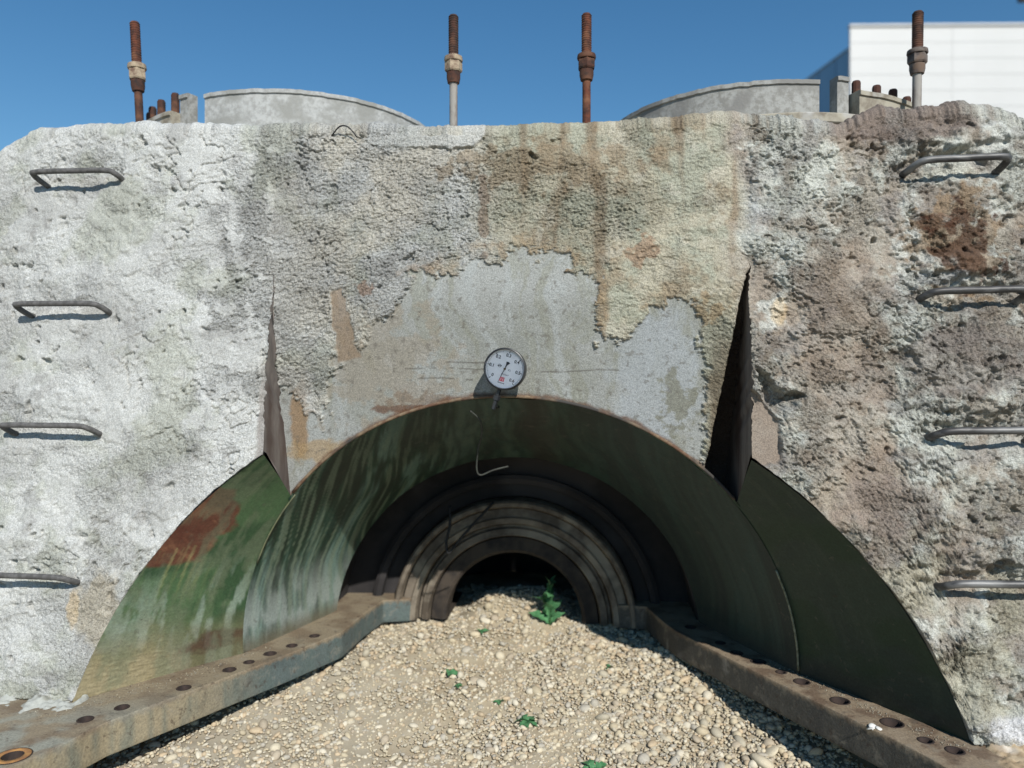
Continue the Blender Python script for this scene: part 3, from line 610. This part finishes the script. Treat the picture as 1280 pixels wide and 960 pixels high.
# ---------------- rungs
for k, (rx, rz) in enumerate(RUNGS):
    w = (.155 if rz > 1.8 else .166) if rx > 0 else .172; y0 = .15*rz; p = .062
    if rx > 0: path = [(rx-w-.01, y0+.05, rz-.03), (rx-w-.005, y0-.01, rz-.024), (rx-w+.015, y0-p*.8, rz-.008), (rx-w+.05, y0-p, rz), (rx, y0-p, rz+.002), (rx+w-.035, y0-p, rz+.004), (rx+w-.008, y0-p*.85, rz-.004), (rx+w-.018, y0-.01, rz-.03), (rx+w-.03, y0+.05, rz-.045)]
    else: path = [(rx-w+.035, y0+.05, rz-.05), (rx-w+.02, y0-.01, rz-.035), (rx-w+.002, y0-p*.85, rz-.006), (rx-w+.03, y0-p, rz), (rx, y0-p, rz), (rx+w-.04, y0-p, rz-.002), (rx+w-.008, y0-p*.8, rz-.012), (rx+w+.004, y0-.01, rz-.032), (rx+w-.01, y0+.05, rz-.05)]
    link("step_rung", tube(spline(path, 6), .0125 if rx > 0 else .0105, 10), M['rung'] if rx > 0 else M['rungdark'], casing)
# ---------------- pipe ports on top
for side in (-1, 1):
    cx, cy = (1.06 if side > 0 else -1.11), 1.19; port = link("pipe_port", lathe([(.60, 1.95), (.60, 2.10), (.74, 2.10), (.745, 2.105), (.745, 2.135), (.74, 2.14), (.53, 2.14), (.53, 1.95)], 72, jit=.004), M['collar'], casing)
    smooth_angle(port.data); port.location = (cx, cy, 0)
    # thin curved deflector shell; angle 0 = towards the viewer, positive = towards the centre line
    def shell(a0, a1, zt, r0=.575, th=.03, zlo=2.0, seg=60, mat=M['shell'], droop=None, name="curved_shell"):
        bm = bmesh.new(); R = []
        for i in range(seg+1):
            a = math.radians(a0+(a1-a0)*i/seg); dx = math.sin(a)*(-side); dy = -math.cos(a)
            z1 = zt+.003*math.sin(a*3)+(float(fbm(a*1.0+side, 0.0, 14, 431, 4, .7))-.5)*.010; R.append([bm.verts.new((dx*r, dy*r, z)) for r, z in ((r0, zlo), (r0, z1-.022), (r0+.007, z1-.020), (r0+.007, z1-.004), (r0-.004, z1), (r0-th, z1), (r0-th, zlo))])
        for A, B in zip(R, R[1:]):
            for k in range(len(A)-1): bm.faces.new((A[k], B[k], B[k+1], A[k+1]))
        bm.faces.new(R[0]); bm.faces.new(R[-1][::-1]); bmesh.ops.recalc_face_normals(bm, faces=bm.faces)
        me = bpy.data.meshes.new("shell"); bm.to_mesh(me); bm.free(); smooth_angle(me, 30)
        o = link(name, me, mat, port)
    shell(-12 if side > 0 else -17, 175, 2.30 if side > 0 else 2.345, mat=M['shellwhite'] if side < 0 else M['shell'], r0=.655, seg=120)
    shell(-20 if side > 0 else -25, -16 if side > 0 else -21, 2.30 if side > 0 else 2.34, r0=.70, seg=6, th=.05)
    shell(-150, -21 if side > 0 else -25, 2.235 if side > 0 else 2.262, r0=.745, th=.10, seg=50, zlo=2.12, mat=M['collar'], name="bolting_collar")
    sm = lathe([(0, 2.15), (.017, 2.15), (.017, 2.33), (.013, 2.338), (0, 2.338)], 10)
    for k in range(12):
        a = math.radians((-23.5 if side > 0 else -29)-k*(8.7 if side > 0 else 9.0))
        s_ = link("stud", sm, M['rustdark'], port)
        s_.location = (math.sin(a)*(-side)*.695, -math.cos(a)*.695, random.uniform(-.02, .0)-(.045 if side > 0 else -.032)); s_.rotation_euler = (random.uniform(-.003, .003), random.uniform(-.003, .003), 0)
# ---------------- hanging wire and cables
link("hanging_wire", tube(spline([(-.13, .30, 1.02), (-.10, .335, .985), (-.10, .40, .93), (-.125, .47, .86), (-.135, .50, .78), (-.12, .51, .755), (-.07, .51, .775), (-.01, .52, .79)], 6), .0036, 7), M['wire'], casing)
link("loose_cable", tube(spline([(-.17, 1.32, .515), (-.23, 1.28, .45), (-.33, 1.25, .34), (-.385, 1.24, .27), (-.40, 1.25, .32), (-.385, 1.27, .41), (-.39, 1.30, .50)], 6), .007, 7), M['wiredark'], casing)

# ================================================================== RODS
def thread_profile(r, z0, z1, n):
    out = [(0, z0), (r, z0)]
    for k in range(n):
        za = z0+(z1-z0)*k/n; h = (z1-z0)/n; out += [(r, za+.1*h), (r*.90, za+.5*h), (r, za+.9*h)]
    out += [(r, z1-.003), (r*.75, z1+.006), (0, z1+.008)]; return out
def hexnut(r, z0, z1):
    bm = bmesh.new(); rings = []
    for (rr, z) in ((r*.9, z0), (r, z0+.006), (r, z1-.006), (r*.9, z1)): rings.append([bm.verts.new((rr*math.cos(math.pi/3*k), rr*math.sin(math.pi/3*k), z)) for k in range(6)])
    for A, B in zip(rings, rings[1:]):
        for k in range(6): bm.faces.new((A[k], A[(k+1) % 6], B[(k+1) % 6], B[k]))
    bm.faces.new(rings[0][::-1]); bm.faces.new(rings[-1]); me = bpy.data.meshes.new("nut"); bm.to_mesh(me); bm.free(); return me
rods = [(-1.575, 2.645, -.032, 'rust', 'nutpale', 'rustdark', "rusty red threaded rod with a pale dusty nut, leaning at the casing's far left"),
        (-.237, 2.607, 0, 'rustdark', 'nutpale', 'rodgrey', "threaded rod with a yellowish dusty nut and grey shank, beside the left pipe port"),
        (.30, 2.587, 0, 'rust', 'rustdark', 'rust', "evenly dark rusty threaded rod with rusty nut, between centre and right pipe port"),
        (1.555, 2.535, .006, 'rustdark', 'nutgrey', 'rodgrey', "threaded rod with grey nut and whitish shank, in front of the white hall")]
for k, (x, zt, lean, m1, m2, m3, lab) in enumerate(rods):
    r = empty("threaded_rod", (x, .55, 2.08)); tag(r, lab, "threaded rod", "tall threaded rods standing on the casing top")
    r.rotation_euler = (0, lean*1.6, 0); H = zt-2.08
    sh = lathe([(0, -.1), (.0165, -.1), (.0165, H*.5), (.018, H*.5), (.018, H*.62), (0, H*.62)], 16); sh.shade_smooth(); smooth_angle(sh); link("shank", sh, M[m3], r)
    th = lathe(thread_profile(.0205, H*.60, H, 22), 16); smooth_angle(th, 50); link("thread", th, M[m1], r)
    n1 = link("nut", hexnut(.036, H*.575, H*.655), M[m2], r)
    wm = lathe([(0, H*.655), (.036, H*.655), (.038, H*.665), (.036, H*.69), (.026, H*.70), (0, H*.70)], 20); smooth_angle(wm); link("washer", wm, M['nutpale'] if k in (0,) else M[m2], r)
    cm_ = lathe([(0, H*.49), (.024, H*.49), (.028, H*.53), (.028, H*.57), (0, H*.575)], 18); smooth_angle(cm_); link("collar", cm_, M['rustdark'] if k != 3 else M['nutgrey'], r)
    n1.rotation_euler = (0, 0, .3*k)

# ================================================================== GAUGE
gx, gy, gz = .012, .175, 1.175
gauge = empty("pressure_gauge", (gx, gy, gz)); tag(gauge, "round black pressure gauge with white dial standing above the arch crown", "pressure gauge")
gauge.rotation_euler = (math.radians(-2), math.radians(17), math.radians(-3))   # leans, so the dial is turned clockwise
def put(name, me, mat, parent=gauge, rot=True):
    return link(name, me, mat, parent)
R_ = .0755
cs = lathe([(0, .052), (R_-.006, .052), (R_-.001, .046), (R_, .036), (R_, .002), (R_-.0015, -.002), (R_-.0045, -.003), (R_-.006, .0), (R_-.006, .012), (0, .012)], 72, axis='Y'); smooth_angle(cs, 30); put("case", cs, M['black'])
dl = lathe([(0, .0105), (R_-.0062, .0105), (R_-.0062, .0115), (0, .0115)], 64, axis='Y'); put("dial", dl, M['dial'])
gl = lathe([(0, .0015), (R_-.0063, .0015), (R_-.0063, .003), (0, .003)], 64, axis='Y'); put("glass", gl, M['glass'])
# ticks (dial plane faces -Y); angle clockwise from up, seen by the viewer
def dpt(a, r, y=.0102): a = math.radians(a); return (math.sin(a)*r, y, math.cos(a)*r)
bm = bmesh.new()
for i in range(61):
    a = -135+270*i/60; big = i % 10 == 0; half = i % 5 == 0
    r1 = .0655; r0 = r1-(.0075 if big else .005 if half else .003); w = .0013 if big else .0005
    ca, sa = math.cos(math.radians(a)), math.sin(math.radians(a))
    pts = [(sa*r+ca*s*w, .0102, ca*r-sa*s*w) for r, s in ((r0, -1), (r0, 1), (r1, 1), (r1, -1))]; poly(bm, pts)
me = bpy.data.meshes.new("ticks"); bm.to_mesh(me); bm.free(); tk = put("scale_mark", me, M['ink']); tk["kind"] = "stuff"
bm = bmesh.new()
for i in range(24):
    a0, a1 = 2*math.pi*i/24, 2*math.pi*(i+1)/24
    poly(bm, [(-.021+math.cos(a)*r, .0102, .006+math.sin(a)*r) for a, r in ((a0, .0045), (a1, .0045), (a1, .006), (a0, .006))])
me = bpy.data.meshes.new("ring"); bm.to_mesh(me); bm.free(); put("round_mark", me, M['ink']); bm = bmesh.new()
poly(bm, [(-.0295, .0101, .0055), (-.0275, .0102, .0035), (-.0125, .0102, .0065), (-.0145, .0102, .0085)])
me = bpy.data.meshes.new("stroke"); bm.to_mesh(me); bm.free(); put("mark_stroke", me, M['ink'])
def text(s, x, z, size, mat, rot=0, name="numeral", y=.0100):
    cu = bpy.data.curves.new("t", 'FONT'); cu.body = s; cu.size = size; cu.align_x = 'CENTER'; cu.align_y = 'CENTER'; cu.offset = size*.03; cu.resolution_u = 3
    o = bpy.data.objects.new("t", cu); COL.objects.link(o); bpy.context.view_layer.update()
    me = bpy.data.meshes.new_from_object(o.evaluated_get(bpy.context.evaluated_depsgraph_get())); bpy.data.objects.remove(o); me.materials.clear()
    o = link(name, me, mat, gauge); o.location = (x, y, z); o.rotation_euler = (math.pi/2, -math.radians(rot)*0, 0); return o
for s, a in (("0", -132), ("0.1", -90), ("0.2", -45), ("0.3", 0), ("0.4", 45), ("0.5", 90), ("0.6", 132)):
    p = dpt(a, .049); text(s, p[0], p[2], .0155, M['ink'])
text("K1", .018, -.001, .009, M['inkgrey'], name="small_print"); text("кгс/см²", .006, -.020, .008, M['inkgrey'], name="small_print")
# red emblem with two pale bars, and the dark word line under it
put("emblem", box(0, .0103, 0, .0165, .0006, .015), M['red']).location = (.001, 0, -.038)
for dx in (-.004, .0035): put("emblem_bar", box(0, .0098, 0, .0014, .0004, .010), M['dial']).location = (.001+dx, 0, -.038)
bm = bmesh.new()
for i in range(7): 
    x = -.011+i*.0036
    poly(bm, [(x, .0102, -.0535), (x+.0024, .0102, -.0535), (x+.0024, .0102, -.0498-.0006*(i % 2)), (x, .0102, -.0498)])
me = bpy.data.meshes.new("word"); bm.to_mesh(me); bm.free(); put("maker_line", me, M['ink'])["kind"] = "stuff"
# needle pointing down-left, with a wide flag tail
bm = bmesh.new(); na = -153-17-2+3
def nd(a, r, off): a = math.radians(a); return (math.sin(a)*r+math.cos(a)*off, .0075, math.cos(a)*r-math.sin(a)*off)
f1_ = poly(bm, [nd(na, 0, -.0012), nd(na, 0, .0012), nd(na, .050, .0004), nd(na, .050, -.0004)])
f2_ = poly(bm, [nd(na, 0, .0013), nd(na, 0, -.0013), nd(na, -.014, -.0018), nd(na, -.026, -.0085), nd(na, -.028, -.002), nd(na, -.026, .0062), nd(na, -.014, .0022)])
ge = bmesh.ops.extrude_face_region(bm, geom=bm.faces[:]); bmesh.ops.translate(bm, verts=[v for v in ge['geom'] if isinstance(v, bmesh.types.BMVert)], vec=(0, -.0008, 0))
bmesh.ops.recalc_face_normals(bm, faces=bm.faces); me = bpy.data.meshes.new("needle"); bm.to_mesh(me); bm.free(); put("needle", me, M['ink'])
put("needle_hub", lathe([(0, .0045), (.0035, .005), (.0042, .007), (.0042, .010)], 20, axis='Y'), M['brass'])
# stem: connection going down into the crown edge
stem = empty("stem_hold"); COL.objects.unlink(stem); bpy.data.objects.remove(stem)
sm = lathe([(0, -.150), (.008, -.150), (.008, -.118), (.013, -.116), (.013, -.100), (.0085, -.098), (.0085, -.07), (0, -.07)], 6); o = put("stem", sm, M['black']); o.location = (0, .026, 0)
el = tube([(0, .026, -.135), (0, .05, -.14), (-.0, .12, -.142)], .007, 8); put("connector", el, M['black'])

# ================================================================== GROUND
def gh(x, y):
    x = np.asarray(x, float); y = np.asarray(y, float)
    h = -.275+.135*sst(y, .05, 1.25)+.02*np.exp(-((x+.08)/.35)**2)*sst(y, .8, 1.4)
    h = h+.055*sst(-x, .4, 1.1)*sst(1.2-y, 0, .6)
    h = h+(fbm(x, y, 2.2, 401, 3)-.5)*.05*sst(3-np.abs(y-.8), 0, .5)
    h = h+.125*np.exp(-((x+.07)/.24)**4)*sst(y, 1.28, 1.54)*(1-sst(y, 1.62, 2.0))
    h = h-.10*sst(y-2.2, 0, 1)
    return h
gxs = np.concatenate([-np.geomspace(900, 3, 30), np.linspace(-2.9, 2.9, 240), np.geomspace(3, 900, 30)])
gys = np.concatenate([-np.geomspace(900, 1.6, 30), np.linspace(-1.5, 2.9, 200), np.geomspace(3, 900, 30)])
GX, GY = np.meshgrid(gxs, gys); GZ = gh(GX, GY)-.006+.009*sst(fbm(GX, GY, 4, 404, 4), .48, .6)*np.where(GX > .4, .4, 1)
far = sst(np.hypot(GX, GY-.8), 2.5, 8); GZ = GZ*(1-far)+(-.55)*far; GZ += (fbm(GX, GY, 40, 402, 2)-.5)*.008*(1-far)
gc = np.broadcast_to(lin(168, 157, 135), GX.shape+(3,)).copy(); gc = mixc(gc, lin(160, 145, 120), sst(fbm(GX, GY, 9, 403), .45, .6)*.6)
gc = mixc(gc, lin(166, 158, 141), sst(-GX, .2, .9)*.7)
gc = mixc(gc, lin(112, 106, 96), sst(np.hypot(GX, GY-.8), 2.0, 3.5))  # unseen far ground coloured darker to cut the light it bounces
g = link("gravel_ground", np_mesh("ground", np.stack([GX, GY, GZ], -1).reshape(-1, 3), grid_quads(len(gys), len(gxs)), gc.reshape(-1, 3)), M['stone']); g["kind"] = "structure"
# stones
bm = bmesh.new(); bmesh.ops.create_icosphere(bm, subdivisions=2, radius=1); bm.verts.ensure_lookup_table()
iv = np.array([v.co[:] for v in bm.verts]); it = np.array([[v.index for v in f.verts] for f in bm.faces]); bm.free()
bm = bmesh.new(); bmesh.ops.create_icosphere(bm, subdivisions=1, radius=1); bm.verts.ensure_lookup_table()
iv1 = np.array([v.co[:] for v in bm.verts]); it1 = np.array([[v.index for v in f.verts] for f in bm.faces]); bm.free(); iv2, it2 = iv, it
def stones(xs, ys, rad, cols, name, lift=.35, flat=(.45, .8), lo=False):
    iv, it = (iv1, it1) if lo else (iv2, it2)
    n = len(xs); zs = gh(xs, ys)
    sx = rad*rng.uniform(.9, 1.35, n); sy = rad*rng.uniform(.7, 1.0, n); sz = rad*rng.uniform(flat[0], flat[1], n)
    a = rng.uniform(0, 2*np.pi, n); tl = rng.normal(0, .35, n); tl2 = rng.normal(0, .35, n)
    # lumpy per-vertex radius
    lump = 1+.11*np.sin(iv[None, :, 0]*rng.uniform(1.5, 3.2, (n, 1))+rng.uniform(0, 6, (n, 1)))+.09*np.sin(iv[None, :, 1]*rng.uniform(1.5, 3.5, (n, 1))+rng.uniform(0, 6, (n, 1)))+.05*np.sin(iv[None, :, 2]*3+rng.uniform(0, 6, (n, 1)))
    P = iv[None]*lump[..., None]*np.stack([sx, sy, sz], -1)[:, None, :]
    ca, sa = np.cos(tl)[:, None], np.sin(tl)[:, None]; y, z = P[..., 1]*ca-P[..., 2]*sa, P[..., 1]*sa+P[..., 2]*ca; P[..., 1], P[..., 2] = y, z
    ca, sa = np.cos(tl2)[:, None], np.sin(tl2)[:, None]; x, z = P[..., 0]*ca-P[..., 2]*sa, P[..., 0]*sa+P[..., 2]*ca; P[..., 0], P[..., 2] = x, z
    ca, sa = np.cos(a)[:, None], np.sin(a)[:, None]; x, y = P[..., 0]*ca-P[..., 1]*sa, P[..., 0]*sa+P[..., 1]*ca; P[..., 0], P[..., 1] = x, y
    P += np.stack([xs, ys, zs+sz*lift], -1)[:, None, :]
    F = (it[None]+(np.arange(n)*len(iv))[:, None, None]).reshape(-1, 3)
    me = np_mesh(name, P.reshape(-1, 3), F, np.repeat(cols, len(iv), 0), True, True); return me
PAL = np.array([lin(196, 184, 156), lin(188, 176, 148), lin(202, 192, 166), lin(184, 176, 154), lin(176, 170, 154), lin(192, 174, 144), lin(206, 198, 176), lin(176, 164, 142)])
PAL = PAL*np.array([.93, .92, .94])
def scatter(n, x0, x1, y0, y1, r0, r1, p, keep=None):
    xs = rng.uniform(x0, x1, n); ys = rng.uniform(y0, y1, n)
    if keep is not None: m = keep(xs, ys); xs, ys = xs[m], ys[m]
    rr = r0+(r1-r0)*rng.random(len(xs))**p
    c = PAL[rng.integers(0, len(PAL), len(xs))]*rng.uniform(.9, 1.06, (len(xs), 1))
    return xs, ys, rr, c
def inside(xs, ys): return (np.abs(xs) < np.interp(ys, [-.6, 0, .5, 1, 1.4, 1.5, 2.2], [1.7, 1.5, 1.2, 1.0, .85, .5, .45])) & (rng.random(len(xs)) < np.where(xs+.5*(1-ys) < 0.05, .6, 1))
a0 = scatter(42000, -1.5, 1.5, -.5, 2.1, .004, .0085, 1.0, inside)
s = link("gravel", stones(*a0, "gravel_fine", .5, (.5, .9), True), M['stone']); tag(s, "fine pale gravel between the larger stones", None, None, "stuff")
a1 = scatter(9500, -1.6, 1.6, -.5, 2.1, .0075, .0145, 1.3, inside)
a2 = scatter(2200, -1.5, 1.6, -.4, 1.6, .013, .026, 2.2, lambda x, y: inside(x, y) & (rng.random(len(x)) < np.where(x > .3, 1, .5)))
xs, ys, rr, cc_ = [np.concatenate([p, q_]) for p, q_ in zip(a1, a2)]
s = link("gravel", stones(xs, ys, rr, cc_, "gravel"), M['stone']); tag(s, None, None, None, "stuff"); s["label"] = "pale rounded river gravel filling the ground under the arch"
# a few stones big enough to point at
for (x, y, r, fl, lab) in ((.985, .40, .034, .35, "flat pale slab stone lying on the gravel near the right flange bar"), (.93, .33, .036, .5, "big sand coloured stone at the bottom edge of the gravel, right of centre"),
                           (.60, .72, .026, .6, "pale oval stone resting on gravel right of the green plant"), (-.10, 1.0, .026, .6, "light grey oval stone in the middle of the gravel")):
    o = link("stone", stones(np.array([x]), np.array([y]), np.array([r]), np.array([PAL[2]]), "stone", .6, (fl, fl+.1)), M['stone']); tag(o, lab, "stone", "larger stones on the gravel")
# debris heap at the right, level with the flange
bm_x = np.linspace(1.40, 2.3, 120); bm_y = np.linspace(-.60, .05, 90); DX, DY = np.meshgrid(bm_x, bm_y)
DZ = .0+.012*sst(DX, 1.42, 1.6)-.03*sst(-DY, .0, .5)+(fbm(DX, DY, 8, 411, 4)-.5)*.035-.03*(1-sst(DX+(fbm(DX, DY, 10, 412)-.5)*.15, 1.44, 1.53)); DZ += (fbm(DX, DY, 60, 413, 3)-.5)*.022
dc = np.broadcast_to(lin(184, 166, 138), DX.shape+(3,)).copy(); dc = mixc(dc, lin(206, 200, 190), sst(fbm(DX, DY, 6, 414), .5, .62)*sst(DY, -.2, 0)*.8); dc = mixc(dc, lin(150, 128, 100), sst(fbm(DX, DY, 16, 415), .5, .65)*.6)
o = link("plaster_rubble", np_mesh("rubble", np.stack([DX, DY, DZ], -1).reshape(-1, 3), grid_quads(90, 120), dc.reshape(-1, 3)), M['stone']); tag(o, "sandy heap of crumbled plaster on the right flange end", None, None, "stuff")
DX, DY = np.meshgrid(np.linspace(-2.4, -1.42, 150), np.linspace(-.24, .04, 50))
DZ = -.006+(.050*sst(DY, -.20, .0)-.035)*1.0+(fbm(DX, DY, 12, 421, 4)-.5)*.075*sst(DY, -.24, -.1)+(fbm(DX, DY, 50, 422, 2)-.5)*.012
DZ = DZ-.06*(1-sst(-DX+(fbm(DX, DY, 9, 423)-.5)*.1, 1.42, 1.50))
dc = np.broadcast_to(lin(190, 192, 184)*.75, DX.shape+(3,)).copy(); dc = mixc(dc, lin(150, 148, 136)*.75, sst(fbm(DX, DY, 9, 424), .45, .62)*.8)
o = link("plaster_rubble", np_mesh("rubble", np.stack([DX, DY, DZ], -1).reshape(-1, 3), grid_quads(50, 150), dc.reshape(-1, 3)), M['stone']); tag(o, "whitish plaster rubble along the foot of the left lobe", None, None, "stuff")
# crumbs of plaster lying on the flange bars
n = 650; u = rng.random(n)
def flank(u, side):
    pts = np.array([(1.04, .66), (1.20, .34), (1.34, .12), (1.46, -.05)]) if side > 0 else np.array([(-1.05, .60), (-1.22, .28), (-1.38, .05), (-1.55, -.12)])
    k = u*3; i = np.minimum(k.astype(int), 2); f = (k-i)[:, None]; return pts[i]*(1-f)+pts[i+1]*f
pr = flank(u[:400], 1)+rng.normal(0, .018, (400, 2)); pl = flank(u[400:], -1)+rng.normal(0, .025, (250, 2)); pp = np.concatenate([pr, pl])
okc = np.ones(len(pp), bool)
for (hx, hy, hr) in hR+hL: okc &= np.hypot(pp[:, 0]-hx, pp[:, 1]-hy) > hr+.006
pp = pp[okc]; n = len(pp)
_gh = gh; gh = lambda x, y: np.zeros(len(x))+.0
me = stones(pp[:, 0], pp[:, 1], rng.uniform(.0009, .0030, n)*1.0, PAL[rng.integers(0, 8, n)]*.55, "crumbs", .8)
o = link("plaster_crumb", me, M['stone']); tag(o, "small crumbs of plaster strewn along the flange bars", None, None, "stuff")
me = stones(np.array([1.235, 1.25, 1.222]), np.array([.085, .075, .072]), np.array([.017, .012, .011]), np.array([lin(215, 214, 208)]*3), "splat", .2, (.25, .35))
o = link("plaster_flake", me, M['stone']); tag(o, "white plaster flake stuck on the edge of the right flange bar", "plaster flake")
gh = _gh

# ================================================================== PLANTS
def leaf(length, width, lobes=3, curl=.3, seed=0):
    rnd = random.Random(seed); bm = bmesh.new(); n = 9; L_, Cn, R2 = [], [], []
    for i in range(n+1):
        t_ = i/n; w = width*math.sin(math.pi*min(1, t_*.92+.06))**.8*(1+.38*math.sin(t_*math.pi*2*lobes))+.0006
        x = length*t_; z = curl*length*(t_-t_*t_*1.5); e = rnd.uniform(.85, 1.15)
        L_.append(bm.verts.new((x-w*.2, w*e, z+w*.25))); Cn.append(bm.verts.new((x, 0, z))); R2.append(bm.verts.new((x-w*.2, -w*e, z+w*.25)))
    for i in range(n):
        bm.faces.new((L_[i], L_[i+1], Cn[i+1], Cn[i])); bm.faces.new((Cn[i], Cn[i+1], R2[i+1], R2[i]))
    me = bpy.data.meshes.new("leaf"); bm.to_mesh(me); bm.free(); me.shade_smooth(); return me
def plant(x, y, size, nleaf, label, upright=.6, seed=1, stem=True, z0=None, wide=1.0):
    rnd = random.Random(seed); r = empty("weed_plant", (x, y, (float(gh(np.array([x]), np.array([y]))[0]) if z0 is None else z0)+(0 if stem else .010))); tag(r, label, "plant", "weeds sprouting in the gravel")
    if stem: link("stem", tube([(0, 0, -.01), (size*.05, 0, size*.3), (size*.02, size*.03, size*.72)], size*.022, 6, taper=[1, .8, .4]), M['leafdark'], r)
    for k in range(nleaf):
        h = size*.72*(k/nleaf) if stem else 0; a = k*2.4+rnd.uniform(-.3, .3); le = size*(.55-.15*k/nleaf)*rnd.uniform(.7, 1.15)*wide
        o = link("leaf", leaf(le, le*.26, rnd.choice((2, 3)), .35, seed*50+k), M['leaf'], r); o.location = (0, 0, h); o.rotation_euler = (rnd.uniform(-.6, .6), -upright*rnd.uniform(.2, 1.5), a+rnd.uniform(-.5, .5))
tall = plant(.11, 1.36, .27, 19, "leafy green weed standing tall in the gravel before the seal ring", 1.0, 3, wide=.72)
plant(.07, .50, .12, 9, "small bright green seedling low in the gravel, in front of the tall weed", .25, 4, False)
plant(-.22, 1.20, .08, 5, "tiny green sprout left of the tall weed, near the seal ring", .3, 5, False)
plant(-.31, .83, .085, 5, "small sprout in the left half of the gravel", .3, 6, False)
plant(-.25, .73, .065, 5, "tiny sprout just in front of the left half sprout", .2, 7, False)
plant(.33, .25, .12, 7, "grey green weed at the bottom edge of the gravel", .35, 8, False)
plant(.40, .94, .06, 4, "faint tiny sprout in the gravel right of the tall weed", .2, 9, False)
plant(-.06, .62, .07, 4, "tiny sprout beside the small bright green seedling on its left", .2, 10, False)
# dry grass blades bottom right
tf = empty("dry_grass_tuft", (.70, .22, float(gh(.70, .22)))); tag(tf, "thin dry grass blades at the bottom edge of the gravel", "grass tuft")
for k in range(7):
    a = -.5+.25*k; link("blade", tube(spline([(0, 0, 0), (.04*math.sin(a), .02, .05), (.11*math.sin(a), .05, .065+.004*k)], 4), .0011, 4), M['nutpale'], tf)

# ================================================================== HALL
def camw(Xc, D, z): return Vector((Xc*.995-.1*D+.308, .1*Xc+.995*D-2.5, z))
hall = empty("industrial_hall", camw(20, 45, -.55)); tag(hall, "big white clad industrial hall far behind the casing on the right", "building")
A = camw(20.0, 45, 0); B = camw(62, 44.3, 0); D_ = camw(16.6, 68, 0); u = (B-A); wlen = u.length; u.normalize(); v = (D_-A); dlen = v.length; v.normalize()
H0 = 1.135+441*45/950; nrow, ncol = 24, 7; ph = (H0+.6)/nrow; pw = wlen/ncol
ang = math.atan2(u.y, u.x)
pm = box(pw/2, .12, ph/2, pw-.012, .10, ph-.014, .004)
core = box(wlen/2, 3.0, (H0-.6)/2, wlen-.3, 5.6, H0-.6)
for r_ in range(nrow):
    for c_ in range(ncol):
        o = link("wall_panel", pm, M['panel'], hall); o.location = Vector((A.x, A.y, -.6+r_*ph))+u*(c_*pw)-hall.location; o.rotation_euler = (0, 0, ang)
o = link("core_wall", box(wlen/2, .24, H0/2-.3, wlen-.05, .12, H0+.5), M['trim'], hall); o.location = Vector((A.x, A.y, 0))-hall.location; o.rotation_euler = (0, 0, ang)
o = link("parapet_cap", box(wlen/2, .14, H0+.06, wlen+.1, .35, .12), M['trim'], hall); o.location = Vector((A.x, A.y, 0))-hall.location; o.rotation_euler = (0, 0, ang)
# receding side wall, slightly lower, of vertical sheets
hs = H0-.85; ns_ = 12; sw_ = dlen/ns_; am = math.atan2(v.y, v.x); pm2 = box(sw_/2, -.1, hs/2-.3, sw_-.06, .12, hs+.6, .02)
for k in range(ns_):
    o = link("side_sheet", pm2, M['sidepanel'], hall); o.location = Vector((A.x, A.y, 0))+u*.35+v*(.3+k*sw_)-hall.location; o.rotation_euler = (0, 0, am)
me = bpy.data.meshes.new("roof"); bm = bmesh.new()
p0 = A+u*.3+v*.3; p1 = A+u*(wlen-.3)+v*.3; p2 = A+u*(wlen-.3)+v*dlen; p3 = A+u*.3+v*dlen
poly(bm, [(p.x-hall.location.x, p.y-hall.location.y, hs-hall.location.z-.1) for p in (p0, p1, p2, p3)]); bm.to_mesh(me); bm.free(); link("roof", me, M['trim'], hall)
# small lamp on an arm at the roof edge, upper right
lp = camw(30.6, 44.6, H0+.2); lamp = empty("roof_floodlight", lp); tag(lamp, "small dark floodlight on an arm above the white hall roof, at the right edge", "floodlight")
link("mast", tube([(0, .3, -.2), (0, .3, 1.5), (-.25, .2, 1.7)], .06, 8), M['lamp'], lamp)
link("head", box(-.5, 0, 1.35, .75, .5, .5, .06), M['lamp'], lamp)
link("bracket", box(-.35, .1, 1.66, .5, .08, .10), M['lamp'], lamp)
print("TRIS", sum(sum(len(p.vertices)-2 for p in o.data.polygons) if len(o.data.polygons) < 5000 else len(o.data.polygons)*2 for o in bpy.data.objects if o.type == 'MESH'))
